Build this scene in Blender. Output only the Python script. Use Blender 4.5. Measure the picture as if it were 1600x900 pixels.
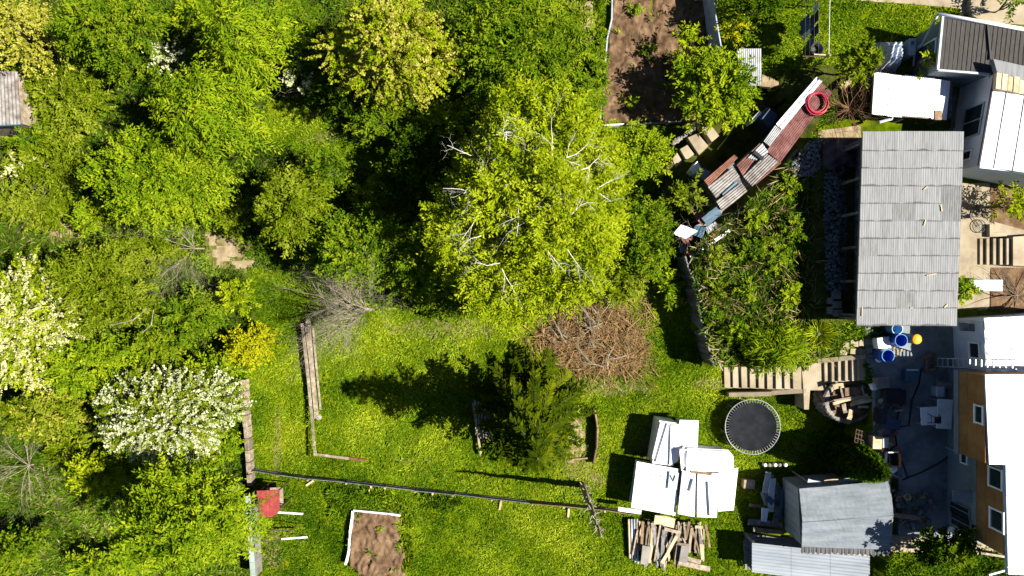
import bpy, bmesh, math, random
import numpy as np
from mathutils import Vector, Matrix
random.seed(11)
rng = np.random.default_rng(5)
for o in list(bpy.data.objects):
    bpy.data.objects.remove(o)
scene = bpy.context.scene
C = scene.collection
R = math.radians

# ---------------------------------------------------------------- camera, sky, sun, exposure
S, H = 0.033, 35.2            # metres per photo pixel on the lawn; camera height
cd = bpy.data.cameras.new('camera'); cam = bpy.data.objects.new('camera', cd); C.objects.link(cam)
cd.sensor_width = 36; cd.lens = 24; cd.clip_start = 0.5; cd.clip_end = 3000
cam.location = (0, 0, H); cam.rotation_euler = (0, 0, 0)
scene.camera = cam
SUN_EL = 48.0
ldir = Vector((-200, 22, -math.hypot(200, 22)*math.tan(R(SUN_EL)))).normalized()   # the way the light travels
world = bpy.data.worlds.new('World'); scene.world = world; world.use_nodes = True
wn = world.node_tree.nodes; wl = world.node_tree.links
sky = wn.new('ShaderNodeTexSky'); sky.sky_type = 'NISHITA'; sky.sun_disc = False
sky.sun_elevation = R(SUN_EL); sky.sun_rotation = math.atan2(-ldir.x, -ldir.y)
sky.air_density = 0.5; sky.dust_density = 0.2; sky.ozone_density = 1.2
wn['Background'].inputs['Strength'].default_value = 0.05
wl.new(sky.outputs['Color'], wn['Background'].inputs['Color'])
sd = bpy.data.lights.new('sun', 'SUN'); sun = bpy.data.objects.new('sun', sd); C.objects.link(sun)
sd.energy = 5.0; sd.angle = R(0.53); sd.color = (1.0, 0.94, 0.84)
sun.rotation_euler = ldir.to_track_quat('-Z', 'Y').to_euler(); sun.location = (30, -5, 40)
vs = scene.view_settings
vs.view_transform = 'Standard'; vs.look = 'None'; vs.gamma = 1.0; vs.use_curve_mapping = False
vs.exposure = 1.5
scene.cycles.max_bounces = 5; scene.cycles.diffuse_bounces = 2; scene.cycles.transmission_bounces = 3

# ---------------------------------------------------------------- helpers
def W(px, py, z=0.0):
    """photo pixel + height -> point in the place"""
    k = S*(H-z)/H
    return Vector(((px-800)*k, (450-py)*k, z))

def wpoly(pts, z):
    return [W(p[0], p[1], z) for p in pts]

def in_poly(x, y, poly):
    x = np.asarray(x, float); y = np.asarray(y, float)
    r = np.zeros(x.shape, bool); n = len(poly); j = n-1
    for i in range(n):
        xi, yi, xj, yj = poly[i][0], poly[i][1], poly[j][0], poly[j][1]
        if yi != yj:
            c = ((yi > y) != (yj > y)) & (x < (xj-xi)*(y-yi)/(yj-yi)+xi)
            r ^= c
        j = i
    return r

Z_YARD = 2.0
POLY_RIGHT = wpoly([(1212, -400), (1212, 120), (1246, 226), (1266, 290), (1266, 512), (1292, 554), (1350, 554), (1350, 602), (1366, 604), (1366, 668), (1334, 690), (1334, 735),
                    (1402, 744), (1402, 846), (1385, 870), (1375, 1600), (3500, 1600), (3500, -400)], 2.0)
POLY_TERR = wpoly([(1076, 398), (1086, 440), (1096, 500), (1117, 572), (1262, 572), (1290, 556), (1268, 505), (1268, 290), (1246, 232), (1208, 284), (1132, 346)], 1.8)
POLY_ROW = wpoly([(1046, 392), (1076, 398), (1132, 346), (1208, 284), (1246, 232), (1300, 150), (1290, 110), (1212, 120), (1110, 195), (1036, 262)], 1.0)
POLY_BED = wpoly([(946, -400), (1116, -400), (1116, 190), (937, 196)], 0.3)
XSTEP = W(482, 600).x
def terrain(x, y):
    x = np.atleast_1d(np.asarray(x, float)); y = np.atleast_1d(np.asarray(y, float))
    ystep = (y < W(0, 498).y) & (y > W(0, 712).y)
    w = np.where(ystep, 0.1, 3.0)
    z = -0.35*np.clip((XSTEP-x)/w+0.5, 0, 1)
    z += 0.05*np.sin(x*0.55+1.3)*np.sin(y*0.6) * (x < 8)
    a, b = W(1110, 100, .3).x, W(1212, 100, 2).x
    ramp = (y > W(0, 215, 1).y) & (x > a) & (x <= b)
    z = np.where(ramp, 0.3+1.7*np.clip((x-a)/(b-a), 0, 1), z)
    z = np.where(in_poly(x, y, POLY_BED), 0.3, z)
    z = np.where(in_poly(x, y, POLY_ROW), 1.0, z)
    z = np.where(in_poly(x, y, POLY_TERR), 1.8, z)
    z = np.where(in_poly(x, y, POLY_RIGHT), 2.0, z)
    return z
def tz(x, y): return float(terrain(x, y)[0])
def G(px, py):
    """photo pixel -> point on the ground it shows"""
    z = 0.0
    for _ in range(4):
        p = W(px, py, z); z = tz(p.x, p.y)
    return W(px, py, z)

ORIG = {}
def put(name, mesh, mat=None, parent=None, origin=None):
    o = bpy.data.objects.new(name, mesh); C.objects.link(o)
    if mat is not None and not mesh.materials: mesh.materials.append(mat)
    if parent is not None:
        o.parent = parent; o.location = (0, 0, 0); ORIG[o.name] = ORIG[parent.name].copy()
    else:
        o.location = origin or (0, 0, 0); ORIG[o.name] = Vector(origin or (0, 0, 0))
    return o
def piece(name, mesh, M, parent):
    """a piece that shares mesh data; M is its matrix in the place"""
    o = bpy.data.objects.new(name, mesh); C.objects.link(o); o.parent = parent
    o.matrix_local = Matrix.Translation(-ORIG[parent.name]) @ M
    ORIG[o.name] = M.translation.copy()
    return o
def tag(o, label, cat, group=None):
    o['label'] = label; o['category'] = cat
    if group: o['group'] = group
    return o
def thing(name, label, cat, loc, group=None):
    o = bpy.data.objects.new(name, None); C.objects.link(o); o.location = loc; o.empty_display_size = 0.2
    ORIG[o.name] = Vector(loc); return tag(o, label, cat, group)
def kind(o, k): o['kind'] = k; return o

class MB:
    def __init__(s): s.v = []; s.f = []
    def add(s, vs, fs):
        n = len(s.v); s.v += [tuple(v) for v in vs]; s.f += [tuple(i+n for i in f) for f in fs]; return s
    def prism(s, poly, z0, z1):
        n = len(poly)
        z0 = z0 if hasattr(z0, '__len__') else [z0]*n
        z1 = z1 if hasattr(z1, '__len__') else [z1]*n
        area = sum(poly[i][0]*poly[(i+1) % n][1]-poly[(i+1) % n][0]*poly[i][1] for i in range(n))
        if area < 0: poly = list(poly)[::-1]; z0 = list(z0)[::-1]; z1 = list(z1)[::-1]
        vs = [(p[0], p[1], z0[i]) for i, p in enumerate(poly)]+[(p[0], p[1], z1[i]) for i, p in enumerate(poly)]
        fs = [tuple(range(n))[::-1], tuple(range(n, 2*n))]+[(i, (i+1) % n, n+(i+1) % n, n+i) for i in range(n)]
        return s.add(vs, fs)
    def beam(s, p0, p1, w, h, roll=0.0):
        p0, p1 = Vector(p0), Vector(p1); d = (p1-p0).normalized()
        up = Vector((0, 0, 1)) if abs(d.z) < 0.95 else Vector((1, 0, 0))
        a = d.cross(up).normalized(); b = a.cross(d).normalized()
        if roll: q = Matrix.Rotation(roll, 3, d); a = q @ a; b = q @ b
        vs = [p+a*(sx*w/2)+b*(sz*h/2) for p in (p0, p1) for sx, sz in ((-1, -1), (1, -1), (1, 1), (-1, 1))]
        return s.add(vs, [(0, 1, 2, 3), (7, 6, 5, 4), (0, 4, 5, 1), (1, 5, 6, 2), (2, 6, 7, 3), (3, 7, 4, 0)])
    def tube(s, pts, rad, n=6, cap=True):
        pts = [Vector(p) for p in pts]; m = len(pts)
        rad = rad if hasattr(rad, '__len__') else [rad]*m
        vs = []
        t0 = (pts[1]-pts[0]).normalized()
        ref = Vector((0, 0, 1)) if abs(t0.z) < 0.9 else Vector((1, 0, 0))
        a = t0.cross(ref).normalized()
        for i, p in enumerate(pts):
            t = (pts[min(i+1, m-1)]-pts[max(i-1, 0)]).normalized()
            a = (a-t*a.dot(t)).normalized(); b = t.cross(a)
            for k in range(n):
                q = 2*math.pi*k/n; vs.append(p+(a*math.cos(q)+b*math.sin(q))*rad[i])
        fs = [(i*n+k, i*n+(k+1) % n, (i+1)*n+(k+1) % n, (i+1)*n+k) for i in range(m-1) for k in range(n)]
        if cap: fs += [tuple(range(n))[::-1], tuple(range((m-1)*n, m*n))]
        return s.add(vs, fs)
    def lathe(s, prof, c, n=24, M=None):
        vs = []; m = len(prof); c = Vector(c)
        for r, z in prof:
            for k in range(n):
                q = 2*math.pi*k/n; v = Vector((r*math.cos(q), r*math.sin(q), z))
                vs.append(c+(M @ v if M else v))
        fs = [(i*n+k, i*n+(k+1) % n, (i+1)*n+(k+1) % n, (i+1)*n+k) for i in range(m-1) for k in range(n)]
        return s.add(vs, fs)
    def ring(s, c, r, t, n=40, m=8, zs=1.0):
        vs = []; c = Vector(c)
        for i in range(n):
            q = 2*math.pi*i/n
            for k in range(m):
                u = 2*math.pi*k/m; rr = r+t*math.cos(u)
                vs.append(c+Vector((rr*math.cos(q), rr*math.sin(q), t*zs*math.sin(u))))
        return s.add(vs, [(i*m+k, ((i+1) % n)*m+k, ((i+1) % n)*m+(k+1) % m, i*m+(k+1) % m) for i in range(n) for k in range(m)])
    def corr(s, a, b, c, d, n=6, amp=0.02, rows=2, jit=0.0, shape='sin'):
        """corrugated sheet a-b-c-d; a->b runs across the ribs"""
        a, b, c, d = map(Vector, (a, b, c, d)); nn = (b-a).cross(d-a).normalized()
        if nn.z < 0: nn = -nn
        cols = n*6+1; vs = []
        for j in range(rows):
            v = j/(rows-1)
            for i in range(cols):
                u = i/(cols-1); p = (a*(1-u)+b*u)*(1-v)+(d*(1-u)+c*u)*v
                w = math.sin(2*math.pi*i/6)
                if shape == 'rib': w = 1.0 if i % 6 == 0 else -0.2
                vs.append(p+nn*(amp*w+random.uniform(-jit, jit)))
        return s.add(vs, [(j*cols+i, j*cols+i+1, (j+1)*cols+i+1, (j+1)*cols+i) for j in range(rows-1) for i in range(cols-1)])
    def mesh(s, name, off=None):
        me = bpy.data.meshes.new(name)
        o = off or Vector((0, 0, 0))
        me.from_pydata([(v[0]-o[0], v[1]-o[1], v[2]-o[2]) for v in s.v], [], s.f); me.update(); return me
    def build(s, name, mat, parent=None, origin=None, smooth=False, solid=0, bevel=0):
        off = ORIG[parent.name] if parent is not None else Vector(origin or (0, 0, 0))
        me = s.mesh(name, off)
        bm = bmesh.new(); bm.from_mesh(me)
        if not solid: bmesh.ops.recalc_face_normals(bm, faces=bm.faces)
        if smooth:
            for f in bm.faces: f.smooth = True
        bm.to_mesh(me); bm.free()
        o = put(name, me, mat, parent, origin)
        if solid:
            m = o.modifiers.new('thickness', 'SOLIDIFY'); m.thickness = solid; m.offset = -1; m.use_rim = not smooth
        if bevel:
            m = o.modifiers.new('bevel', 'BEVEL'); m.width = bevel; m.segments = 1; m.limit_method = 'ANGLE'
        return o

# ---------------------------------------------------------------- materials
def ramp(nt, cols):
    r = nt.nodes.new('ShaderNodeValToRGB'); e = r.color_ramp.elements
    while len(e) < len(cols): e.new(0.5)
    for i, c in enumerate(cols):
        p = i/(len(cols)-1)
        if len(c) == 4: p = c[3]
        e[i].position = p; e[i].color = (c[0], c[1], c[2], 1)
    return r
MATS = {}
def mat(name, cols, scale=3.0, rough=0.75, bump=0.15, rnd=0.25, stretch=(1, 1, 1), metal=0.0, bscale=None, detail=6, dist=0.0, spec=0.3):
    m = bpy.data.materials.new(name); m.use_nodes = True; nt = m.node_tree; N = nt.nodes; L = nt.links
    b = N['Principled BSDF']; b.inputs['Roughness'].default_value = rough; b.inputs['Metallic'].default_value = metal
    b.inputs['Specular IOR Level'].default_value = spec
    geo = N.new('ShaderNodeNewGeometry'); mp = N.new('ShaderNodeMapping'); mp.inputs['Scale'].default_value = stretch
    L.new(geo.outputs['Position'], mp.inputs['Vector'])
    n1 = N.new('ShaderNodeTexNoise'); n1.inputs['Scale'].default_value = scale; n1.inputs['Detail'].default_value = detail
    n1.inputs['Roughness'].default_value = 0.65; n1.inputs['Distortion'].default_value = dist
    L.new(mp.outputs[0], n1.inputs['Vector'])
    st = N.new('ShaderNodeMapRange'); st.inputs['From Min'].default_value = 0.3; st.inputs['From Max'].default_value = 0.7
    L.new(n1.outputs[0], st.inputs['Value'])
    r = ramp(nt, cols); L.new(st.outputs[0], r.inputs[0])
    col = r.outputs[0]
    if rnd:
        oi = N.new('ShaderNodeObjectInfo'); mr = N.new('ShaderNodeMapRange')
        mr.inputs['To Min'].default_value = 1-rnd; mr.inputs['To Max'].default_value = 1+rnd
        L.new(oi.outputs['Random'], mr.inputs['Value'])
        hs = N.new('ShaderNodeHueSaturation'); L.new(mr.outputs[0], hs.inputs['Value']); L.new(col, hs.inputs['Color']); col = hs.outputs[0]
    L.new(col, b.inputs['Base Color'])
    if bump:
        n2 = N.new('ShaderNodeTexNoise'); n2.inputs['Scale'].default_value = bscale or scale*4; n2.inputs['Detail'].default_value = 5
        L.new(mp.outputs[0], n2.inputs['Vector'])
        bp = N.new('ShaderNodeBump'); bp.inputs['Strength'].default_value = bump; bp.inputs['Distance'].default_value = 0.05
        L.new(n2.outputs[0], bp.inputs['Height']); L.new(bp.outputs[0], b.inputs['Normal'])
    MATS[name] = m; return m
def leafmat(name, cols, trans=0.3, rough=0.55, big=0.5):
    """leaf colour varies leaf by leaf (attribute) and in patches over the crown"""
    m = bpy.data.materials.new(name); m.use_nodes = True; nt = m.node_tree; N = nt.nodes; L = nt.links
    b = N['Principled BSDF']; b.inputs['Roughness'].default_value = rough; b.inputs['Specular IOR Level'].default_value = 0.0
    at = N.new('ShaderNodeAttribute'); at.attribute_name = 'tint'
    geo = N.new('ShaderNodeNewGeometry'); n1 = N.new('ShaderNodeTexNoise'); n1.inputs['Scale'].default_value = big; n1.inputs['Detail'].default_value = 3
    L.new(geo.outputs['Position'], n1.inputs['Vector'])
    mx = N.new('ShaderNodeMath'); mx.operation = 'MULTIPLY_ADD'; mx.inputs[1].default_value = 0.9; mx.inputs[2].default_value = -0.45
    L.new(n1.outputs[0], mx.inputs[0])
    ad = N.new('ShaderNodeMath'); ad.operation = 'ADD'; ad.use_clamp = True
    L.new(mx.outputs[0], ad.inputs[0]); L.new(at.outputs['Fac'], ad.inputs[1])
    r = ramp(nt, cols); L.new(ad.outputs[0], r.inputs[0]); L.new(r.outputs[0], b.inputs['Base Color'])
    t = N.new('ShaderNodeBsdfTranslucent'); L.new(r.outputs[0], t.inputs['Color'])
    ms = N.new('ShaderNodeMixShader'); ms.inputs[0].default_value = trans
    L.new(b.outputs[0], ms.inputs[1]); L.new(t.outputs[0], ms.inputs[2]); L.new(ms.outputs[0], N['Material Output'].inputs['Surface'])
    MATS[name] = m; return m

leafmat('leaf_bright', [(0.0367, 0.0817, 0.0039), (0.1346, 0.2130, 0.0060), (0.2884, 0.3390, 0.0129)])
leafmat('leaf_yellow', [(0.0515, 0.0970, 0.0029), (0.1913, 0.2522, 0.0043), (0.3514, 0.3946, 0.0187)])
leafmat('leaf_mid', [(0.0218, 0.0545, 0.0033), (0.0825, 0.1473, 0.0051), (0.2041, 0.2543, 0.0108)])
leafmat('leaf_olive', [(0.0316, 0.0550, 0.0015), (0.1135, 0.1612, 0.0039), (0.2311, 0.2703, 0.0252)])
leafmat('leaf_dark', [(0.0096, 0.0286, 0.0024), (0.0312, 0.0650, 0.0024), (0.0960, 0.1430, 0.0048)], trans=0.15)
leafmat('needle', [(.007, .016, .001), (.030, .048, .0015), (.105, .125, .004)], trans=0.1)
leafmat('leaf_pale', [(.12, .14, .008), (.27, .27, .025), (.43, .40, .085)])
leafmat('leaf_gold', [(0.1226, 0.1530, 0.0030), (0.2829, 0.2950, 0.0060), (0.3961, 0.3824, 0.0100)])
leafmat('blossom_white', [(0.1840, 0.2208, 0.0828), (0.3496, 0.3772, 0.1932), (0.5520, 0.5612, 0.3864)], trans=0.2)
leafmat('blossom_cream', [(.22, .24, .07), (.42, .42, .17), (.58, .56, .30)], trans=0.2)
leafmat('grass_blade', [(0.0215, 0.0647, 0.0030), (0.1147, 0.1989, 0.0066), (0.3351, 0.3910, 0.0219)], big=0.35, trans=0.25)
leafmat('weed_leaf', [(0.0180, 0.0473, 0.0030), (0.0674, 0.1312, 0.0056), (0.1638, 0.2352, 0.0210)], big=0.4)
leafmat('straw', [(.16, .12, .04), (.28, .22, .09), (.42, .35, .18)], trans=0.05)
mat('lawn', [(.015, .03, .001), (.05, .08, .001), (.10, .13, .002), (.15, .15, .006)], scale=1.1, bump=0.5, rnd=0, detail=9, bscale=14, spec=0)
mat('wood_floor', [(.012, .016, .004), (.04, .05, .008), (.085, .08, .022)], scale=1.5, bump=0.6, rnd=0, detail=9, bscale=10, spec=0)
mat('worn_ground', [(.045, .05, .008), (.11, .105, .03), (.19, .165, .075)], scale=2.2, bump=0.5, rnd=0, detail=9, bscale=12, spec=0)
mat('soil', [(.038, .023, .013), (.115, .072, .042), (.20, .135, .08)], scale=1.6, bump=1.0, rnd=0, detail=9, bscale=5, dist=0.6, spec=0)
mat('dry_soil', [(.12, .085, .045), (.22, .17, .10), (.30, .25, .16)], scale=2.0, bump=0.5, rnd=0, detail=8, spec=0)
mat('concrete', [(.10, .095, .085), (.17, .16, .14), (.22, .21, .19)], scale=1.2, bump=0.2, rnd=0.12, detail=9, rough=.85)
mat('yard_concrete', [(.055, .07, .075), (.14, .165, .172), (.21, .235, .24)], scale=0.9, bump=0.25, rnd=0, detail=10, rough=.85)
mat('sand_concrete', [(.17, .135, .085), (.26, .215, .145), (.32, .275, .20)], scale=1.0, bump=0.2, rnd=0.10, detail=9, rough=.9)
mat('stone', [(.10, .09, .075), (.19, .17, .145), (.30, .28, .25)], scale=4, bump=0.4, rnd=0.3)
mat('blue_stone', [(.07, .08, .09), (.13, .145, .16), (.22, .235, .25)], scale=4, bump=0.4, rnd=0.35)
mat('asbestos', [(.105, .11, .112), (.155, .16, .163), (.185, .19, .194), (.20, .205, .209)], scale=2.2, bump=0.12, rnd=0.05, stretch=(5, .45, 1), detail=9, rough=.9)
mat('asbestos_old', [(.085, .086, .082), (.14, .143, .143), (.175, .178, .178)], scale=3.0, bump=0.2, rnd=0.12, stretch=(4, .6, 1), detail=10, rough=.9)
mat('blue_grey_felt', [(.085, .10, .115), (.13, .15, .17), (.17, .19, .21)], scale=1.3, bump=0.25, rnd=0.06, stretch=(.5, 2.5, 1), detail=9, rough=.8)
mat('pale_metal', [(.22, .26, .30), (.33, .37, .41), (.42, .46, .50)], scale=1.0, bump=0.05, rnd=0.08, stretch=(.4, 2, 1), rough=.45, metal=.15)
mat('pale_roof', [(.12, .145, .17), (.165, .19, .22), (.20, .225, .255)], scale=1.0, bump=0.05, rnd=0.08, stretch=(.4, 2, 1), rough=.6)
mat('rim_blue', [(.03, .16, .42), (.05, .22, .5)], rough=.4, bump=0)
mat('white_metal', [(.55, .57, .60), (.72, .73, .75), (.80, .80, .81)], scale=1.5, bump=0.03, rnd=0.05, rough=.5)
mat('white_paint', [(.60, .60, .60), (.74, .74, .73), (.80, .80, .80)], scale=2.0, bump=0.05, rnd=0.05, rough=.6)
mat('grey_metal', [(.13, .14, .145), (.22, .23, .235), (.30, .31, .32)], scale=2.0, bump=0.1, rnd=0.15, rough=.55, metal=.2)
mat('rotten_sheet', [(.07, .045, .035), (.20, .185, .17), (.30, .29, .28)], scale=2.2, bump=0.4, rnd=0.15, detail=10, rough=.9)
mat('rust_sheet', [(.06, .022, .018), (.15, .062, .05), (.24, .125, .105)], scale=1.6, bump=0.35, rnd=0.2, detail=9, rough=.85)
mat('red_brown_roof', [(.05, .017, .014), (.11, .042, .037), (.17, .08, .072)], scale=1.8, bump=0.5, rnd=0.12, detail=10, rough=.9, dist=.5)
mat('terracotta', [(.09, .03, .018), (.17, .068, .042), (.25, .13, .09)], scale=2, bump=0.3, rnd=0.15)
mat('red_plastic', [(.42, .03, .03), (.55, .05, .05)], rough=.4, bump=0)
mat('pink_hose', [(.34, .012, .035), (.45, .025, .06)], rough=.4, bump=0)
mat('red_wood', [(.14, .018, .014), (.21, .032, .026), (.27, .055, .045)], scale=3, bump=.1, rnd=.1)
mat('dark_roof', [(.030, .027, .025), (.042, .038, .035), (.056, .051, .047)], scale=1.6, bump=0.35, rnd=0.05, stretch=(6, 1, 1), detail=9, rough=.85)
mat('black_rubber', [(.012, .012, .014), (.02, .02, .022)], rough=.6, bump=0)
mat('tramp_mat', [(.004, .0055, .008), (.0075, .009, .012), (.014, .016, .02)], scale=2, spec=.1, rough=.8, bump=.1, rnd=0, detail=8)
mat('dark_void', [(.01, .01, .011), (.02, .02, .022)], rough=.9, bump=0)
mat('old_wood', [(.10, .075, .05), (.20, .16, .115), (.32, .275, .215)], scale=4, bump=0.3, rnd=0.35, stretch=(1, 1, 1), detail=9)
mat('brown_wood', [(.07, .042, .02), (.15, .095, .05), (.24, .165, .10)], scale=4, bump=0.3, rnd=0.3)
mat('light_wood', [(.28, .20, .11), (.42, .32, .19), (.52, .43, .29)], scale=4, bump=0.2, rnd=0.25)
mat('grey_wood', [(.06, .06, .06), (.12, .12, .118), (.20, .20, .20)], scale=4, bump=0.3, rnd=0.35)
mat('bark', [(.05, .038, .025), (.11, .085, .058), (.18, .145, .105)], scale=6, bump=0.5, rnd=0.15)
mat('pale_bark', [(.36, .34, .28), (.55, .53, .46), (.66, .64, .58)], scale=6, bump=0.1, rnd=0)
mat('grey_bark', [(.10, .088, .055), (.20, .175, .12), (.31, .275, .205)], scale=6, bump=0.2, rnd=0.1)
mat('red_twig', [(.08, .03, .02), (.16, .08, .04), (.22, .14, .07)], scale=6, bump=0, rnd=0)
mat('twig', [(.06, .034, .011), (.20, .118, .045), (.38, .265, .13)], scale=4.5, bump=0, rnd=0)
mat('blue_plastic', [(.006, .05, .33), (.01, .08, .45)], rough=.35, bump=0, spec=.5, rnd=.05)
mat('light_blue_plastic', [(.10, .30, .55), (.16, .40, .65)], rough=.4, bump=0, rnd=0)
mat('slate_blue', [(.03, .075, .115), (.05, .105, .15)], rough=.5, bump=.05, rnd=.1)
mat('yellow_plastic', [(.55, .22, .01), (.75, .38, .02)], rough=.4, bump=0, rnd=0, scale=6)
mat('orange_plastic', [(.60, .12, .01), (.75, .22, .02)], rough=.4, bump=0, rnd=0)
mat('blue_tarp', [(.19, .23, .30), (.27, .32, .40), (.36, .41, .48)], scale=2, rough=.5, bump=.3, rnd=0)
mat('navy_tarp', [(.02, .04, .08), (.035, .06, .11)], rough=.5, bump=.2, rnd=.1)
mat('violet_tarp', [(.05, .032, .038), (.08, .052, .06), (.11, .08, .085)], scale=2, rough=.8, bump=.4, rnd=0)
mat('plaster_blue', [(.10, .13, .145), (.15, .18, .195), (.20, .22, .235)], scale=1.2, bump=0.1, rnd=0, detail=9, rough=.9)
mat('plaster_white', [(.42, .45, .50), (.52, .55, .59), (.58, .60, .63)], scale=1.2, bump=0.1, rnd=0, detail=9, rough=.9)
mat('ochre_board', [(.17, .075, .02), (.24, .115, .036), (.29, .155, .06)], scale=1.1, bump=0.1, rnd=0.08, detail=9, rough=.9)
mat('glass', [(.012, .02, .022), (.02, .032, .035)], rough=.12, bump=0, spec=.5, rnd=.1)
mat('green_tin', [(.16, .20, .18), (.24, .29, .26), (.30, .34, .31)], scale=2, rough=.6, bump=.1, rnd=0)
mat('denim', [(.02, .035, .08), (.04, .06, .13)], rough=.9, bump=.1, rnd=.3)
mat('dark_cloth', [(.012, .012, .016), (.03, .026, .032)], rough=.9, bump=.1, rnd=.3)
mat('pale_cloth', [(.35, .40, .48), (.5, .55, .6)], rough=.9, bump=.1, rnd=.2)
mat('steel_pole', [(.16, .17, .175), (.26, .265, .27)], rough=.45, bump=0, metal=.3, rnd=.1)
mat('rusty_iron', [(.05, .03, .02), (.10, .06, .04)], rough=.8, bump=.1, rnd=.1)
M_ = MATS

# ---------------------------------------------------------------- leaf and branch generators
def kites(name, P, D, L, Wd, tint, mat, parent=None, origin=None, roll=0.6, fold=0.18):
    """many leaf-sized folded faces: base P, direction D, length L, width Wd"""
    n = len(P); D = D/np.maximum(np.linalg.norm(D, axis=1, keepdims=True), 1e-6)
    up = np.tile(np.array([0, 0, 1.0]), (n, 1)); up[np.abs(D[:, 2]) > .95] = (1, 0, 0)
    a = np.cross(D, up); a /= np.linalg.norm(a, axis=1, keepdims=True); b = np.cross(a, D)
    q = rng.normal(0, roll, n)[:, None]
    s = a*np.cos(q)+b*np.sin(q); nn = b*np.cos(q)-a*np.sin(q)
    L = L[:, None]; Wd = Wd[:, None]
    off = np.array(ORIG[parent.name] if parent is not None else (origin or (0, 0, 0)))
    P = P-off
    V = np.empty((n, 4, 3))
    V[:, 0] = P; V[:, 1] = P+D*L*.45+s*Wd*.5+nn*Wd*fold; V[:, 2] = P+D*L-nn*L*.12; V[:, 3] = P+D*L*.45-s*Wd*.5+nn*Wd*fold
    i = (np.arange(n)*4)[:, None]
    F = np.concatenate([i+np.array([[0, 3, 2]]), i+np.array([[0, 2, 1]])], 1).reshape(-1)
    me = bpy.data.meshes.new(name)
    me.vertices.add(n*4); me.vertices.foreach_set('co', V.reshape(-1).astype(np.float32))
    me.loops.add(len(F)); me.loops.foreach_set('vertex_index', F.astype(np.int32))
    me.polygons.add(n*2); me.polygons.foreach_set('loop_start', (np.arange(n*2)*3).astype(np.int32))
    me.update(calc_edges=True); me.validate()
    at = me.attributes.new('tint', 'FLOAT', 'POINT'); at.data.foreach_set('value', np.repeat(tint, 4).astype(np.float32))
    return put(name, me, mat, parent, origin)

def unit(n):
    v = rng.normal(size=(n, 3)); return v/np.linalg.norm(v, axis=1, keepdims=True)

def sprigs(lobes, n, twig, per, leaf, droop, outc, zmin=-0.35):
    """leafy twigs over the skin of a set of lobes (x,y,z,rx,ry,rz)"""
    lb = np.array(lobes, float); w = lb[:, 3]*lb[:, 4]; w /= w.sum()
    k = rng.choice(len(lb), n, p=w); d = unit(n)
    flip = d[:, 2] < zmin; d[flip, 2] *= -1
    depth = 1-0.42*rng.random(n)**1.6
    c = lb[k, :3]+d*lb[k, 3:6]*depth[:, None]
    o = c-np.array(outc); o /= np.linalg.norm(o, axis=1, keepdims=True)+1e-6
    td = d*.8+o*.7+unit(n)*.55; td[:, 2] = td[:, 2]*.55-droop
    td /= np.linalg.norm(td, axis=1, keepdims=True)
    tl = twig*(.6+.7*rng.random(n))
    ct = rng.normal(.5, .16, n)
    t = np.linspace(0.0, 1, per)[None, :]+rng.uniform(-.06, .06, (n, per))
    P = c[:, None]+td[:, None]*(tl[:, None]*t)[..., None]
    P[..., 2] -= (tl[:, None]*t*t)*0.25*(droop+.2)
    side = np.where(np.arange(per) % 2 == 0, 1, -1)[None, :, None]
    lat = np.cross(td, np.array([0, 0, 1.0])); lat /= np.linalg.norm(lat, axis=1, keepdims=True)+1e-6
    D = td[:, None]*.75+lat[:, None]*side*.75+rng.normal(0, .28, (n, per, 3)); D[..., 2] -= droop*.4
    Lf = leaf[0]*(.65+.7*rng.random((n, per)))*(1-.35*np.clip(t, 0, 1)); Wf = leaf[1]*(.7+.6*rng.random((n, per)))
    ti = np.clip(ct[:, None]+rng.normal(0, .1, (n, per))+.12*np.clip(t, 0, 1), 0, 1)
    return P.reshape(-1, 3), D.reshape(-1, 3), Lf.reshape(-1), Wf.reshape(-1), ti.reshape(-1)

def make_lobes(c, r, nl, seedr):
    lobes = [(c[0], c[1], c[2]-r[2]*.05, r[0]*.50, r[1]*.50, r[2]*.85)]
    for i in range(nl):
        a = 2*math.pi*(i+seedr.random()*.8)/nl; s = seedr.uniform(.24, .40); q = seedr.uniform(.74, 1.12)-s
        lobes.append((c[0]+r[0]*q*math.cos(a), c[1]+r[1]*q*math.sin(a), c[2]+r[2]*seedr.uniform(-.55, .30),
                      r[0]*s, r[1]*s, r[2]*seedr.uniform(.30, .55)))
    for i in range(nl//2+1):
        a = seedr.random()*6.28; q = seedr.uniform(.08, .42); s = seedr.uniform(.18, .30)
        lobes.append((c[0]+r[0]*q*math.cos(a), c[1]+r[1]*q*math.sin(a), c[2]+r[2]*seedr.uniform(.45, .75), r[0]*s, r[1]*s, r[2]*.35))
    return lobes

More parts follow.
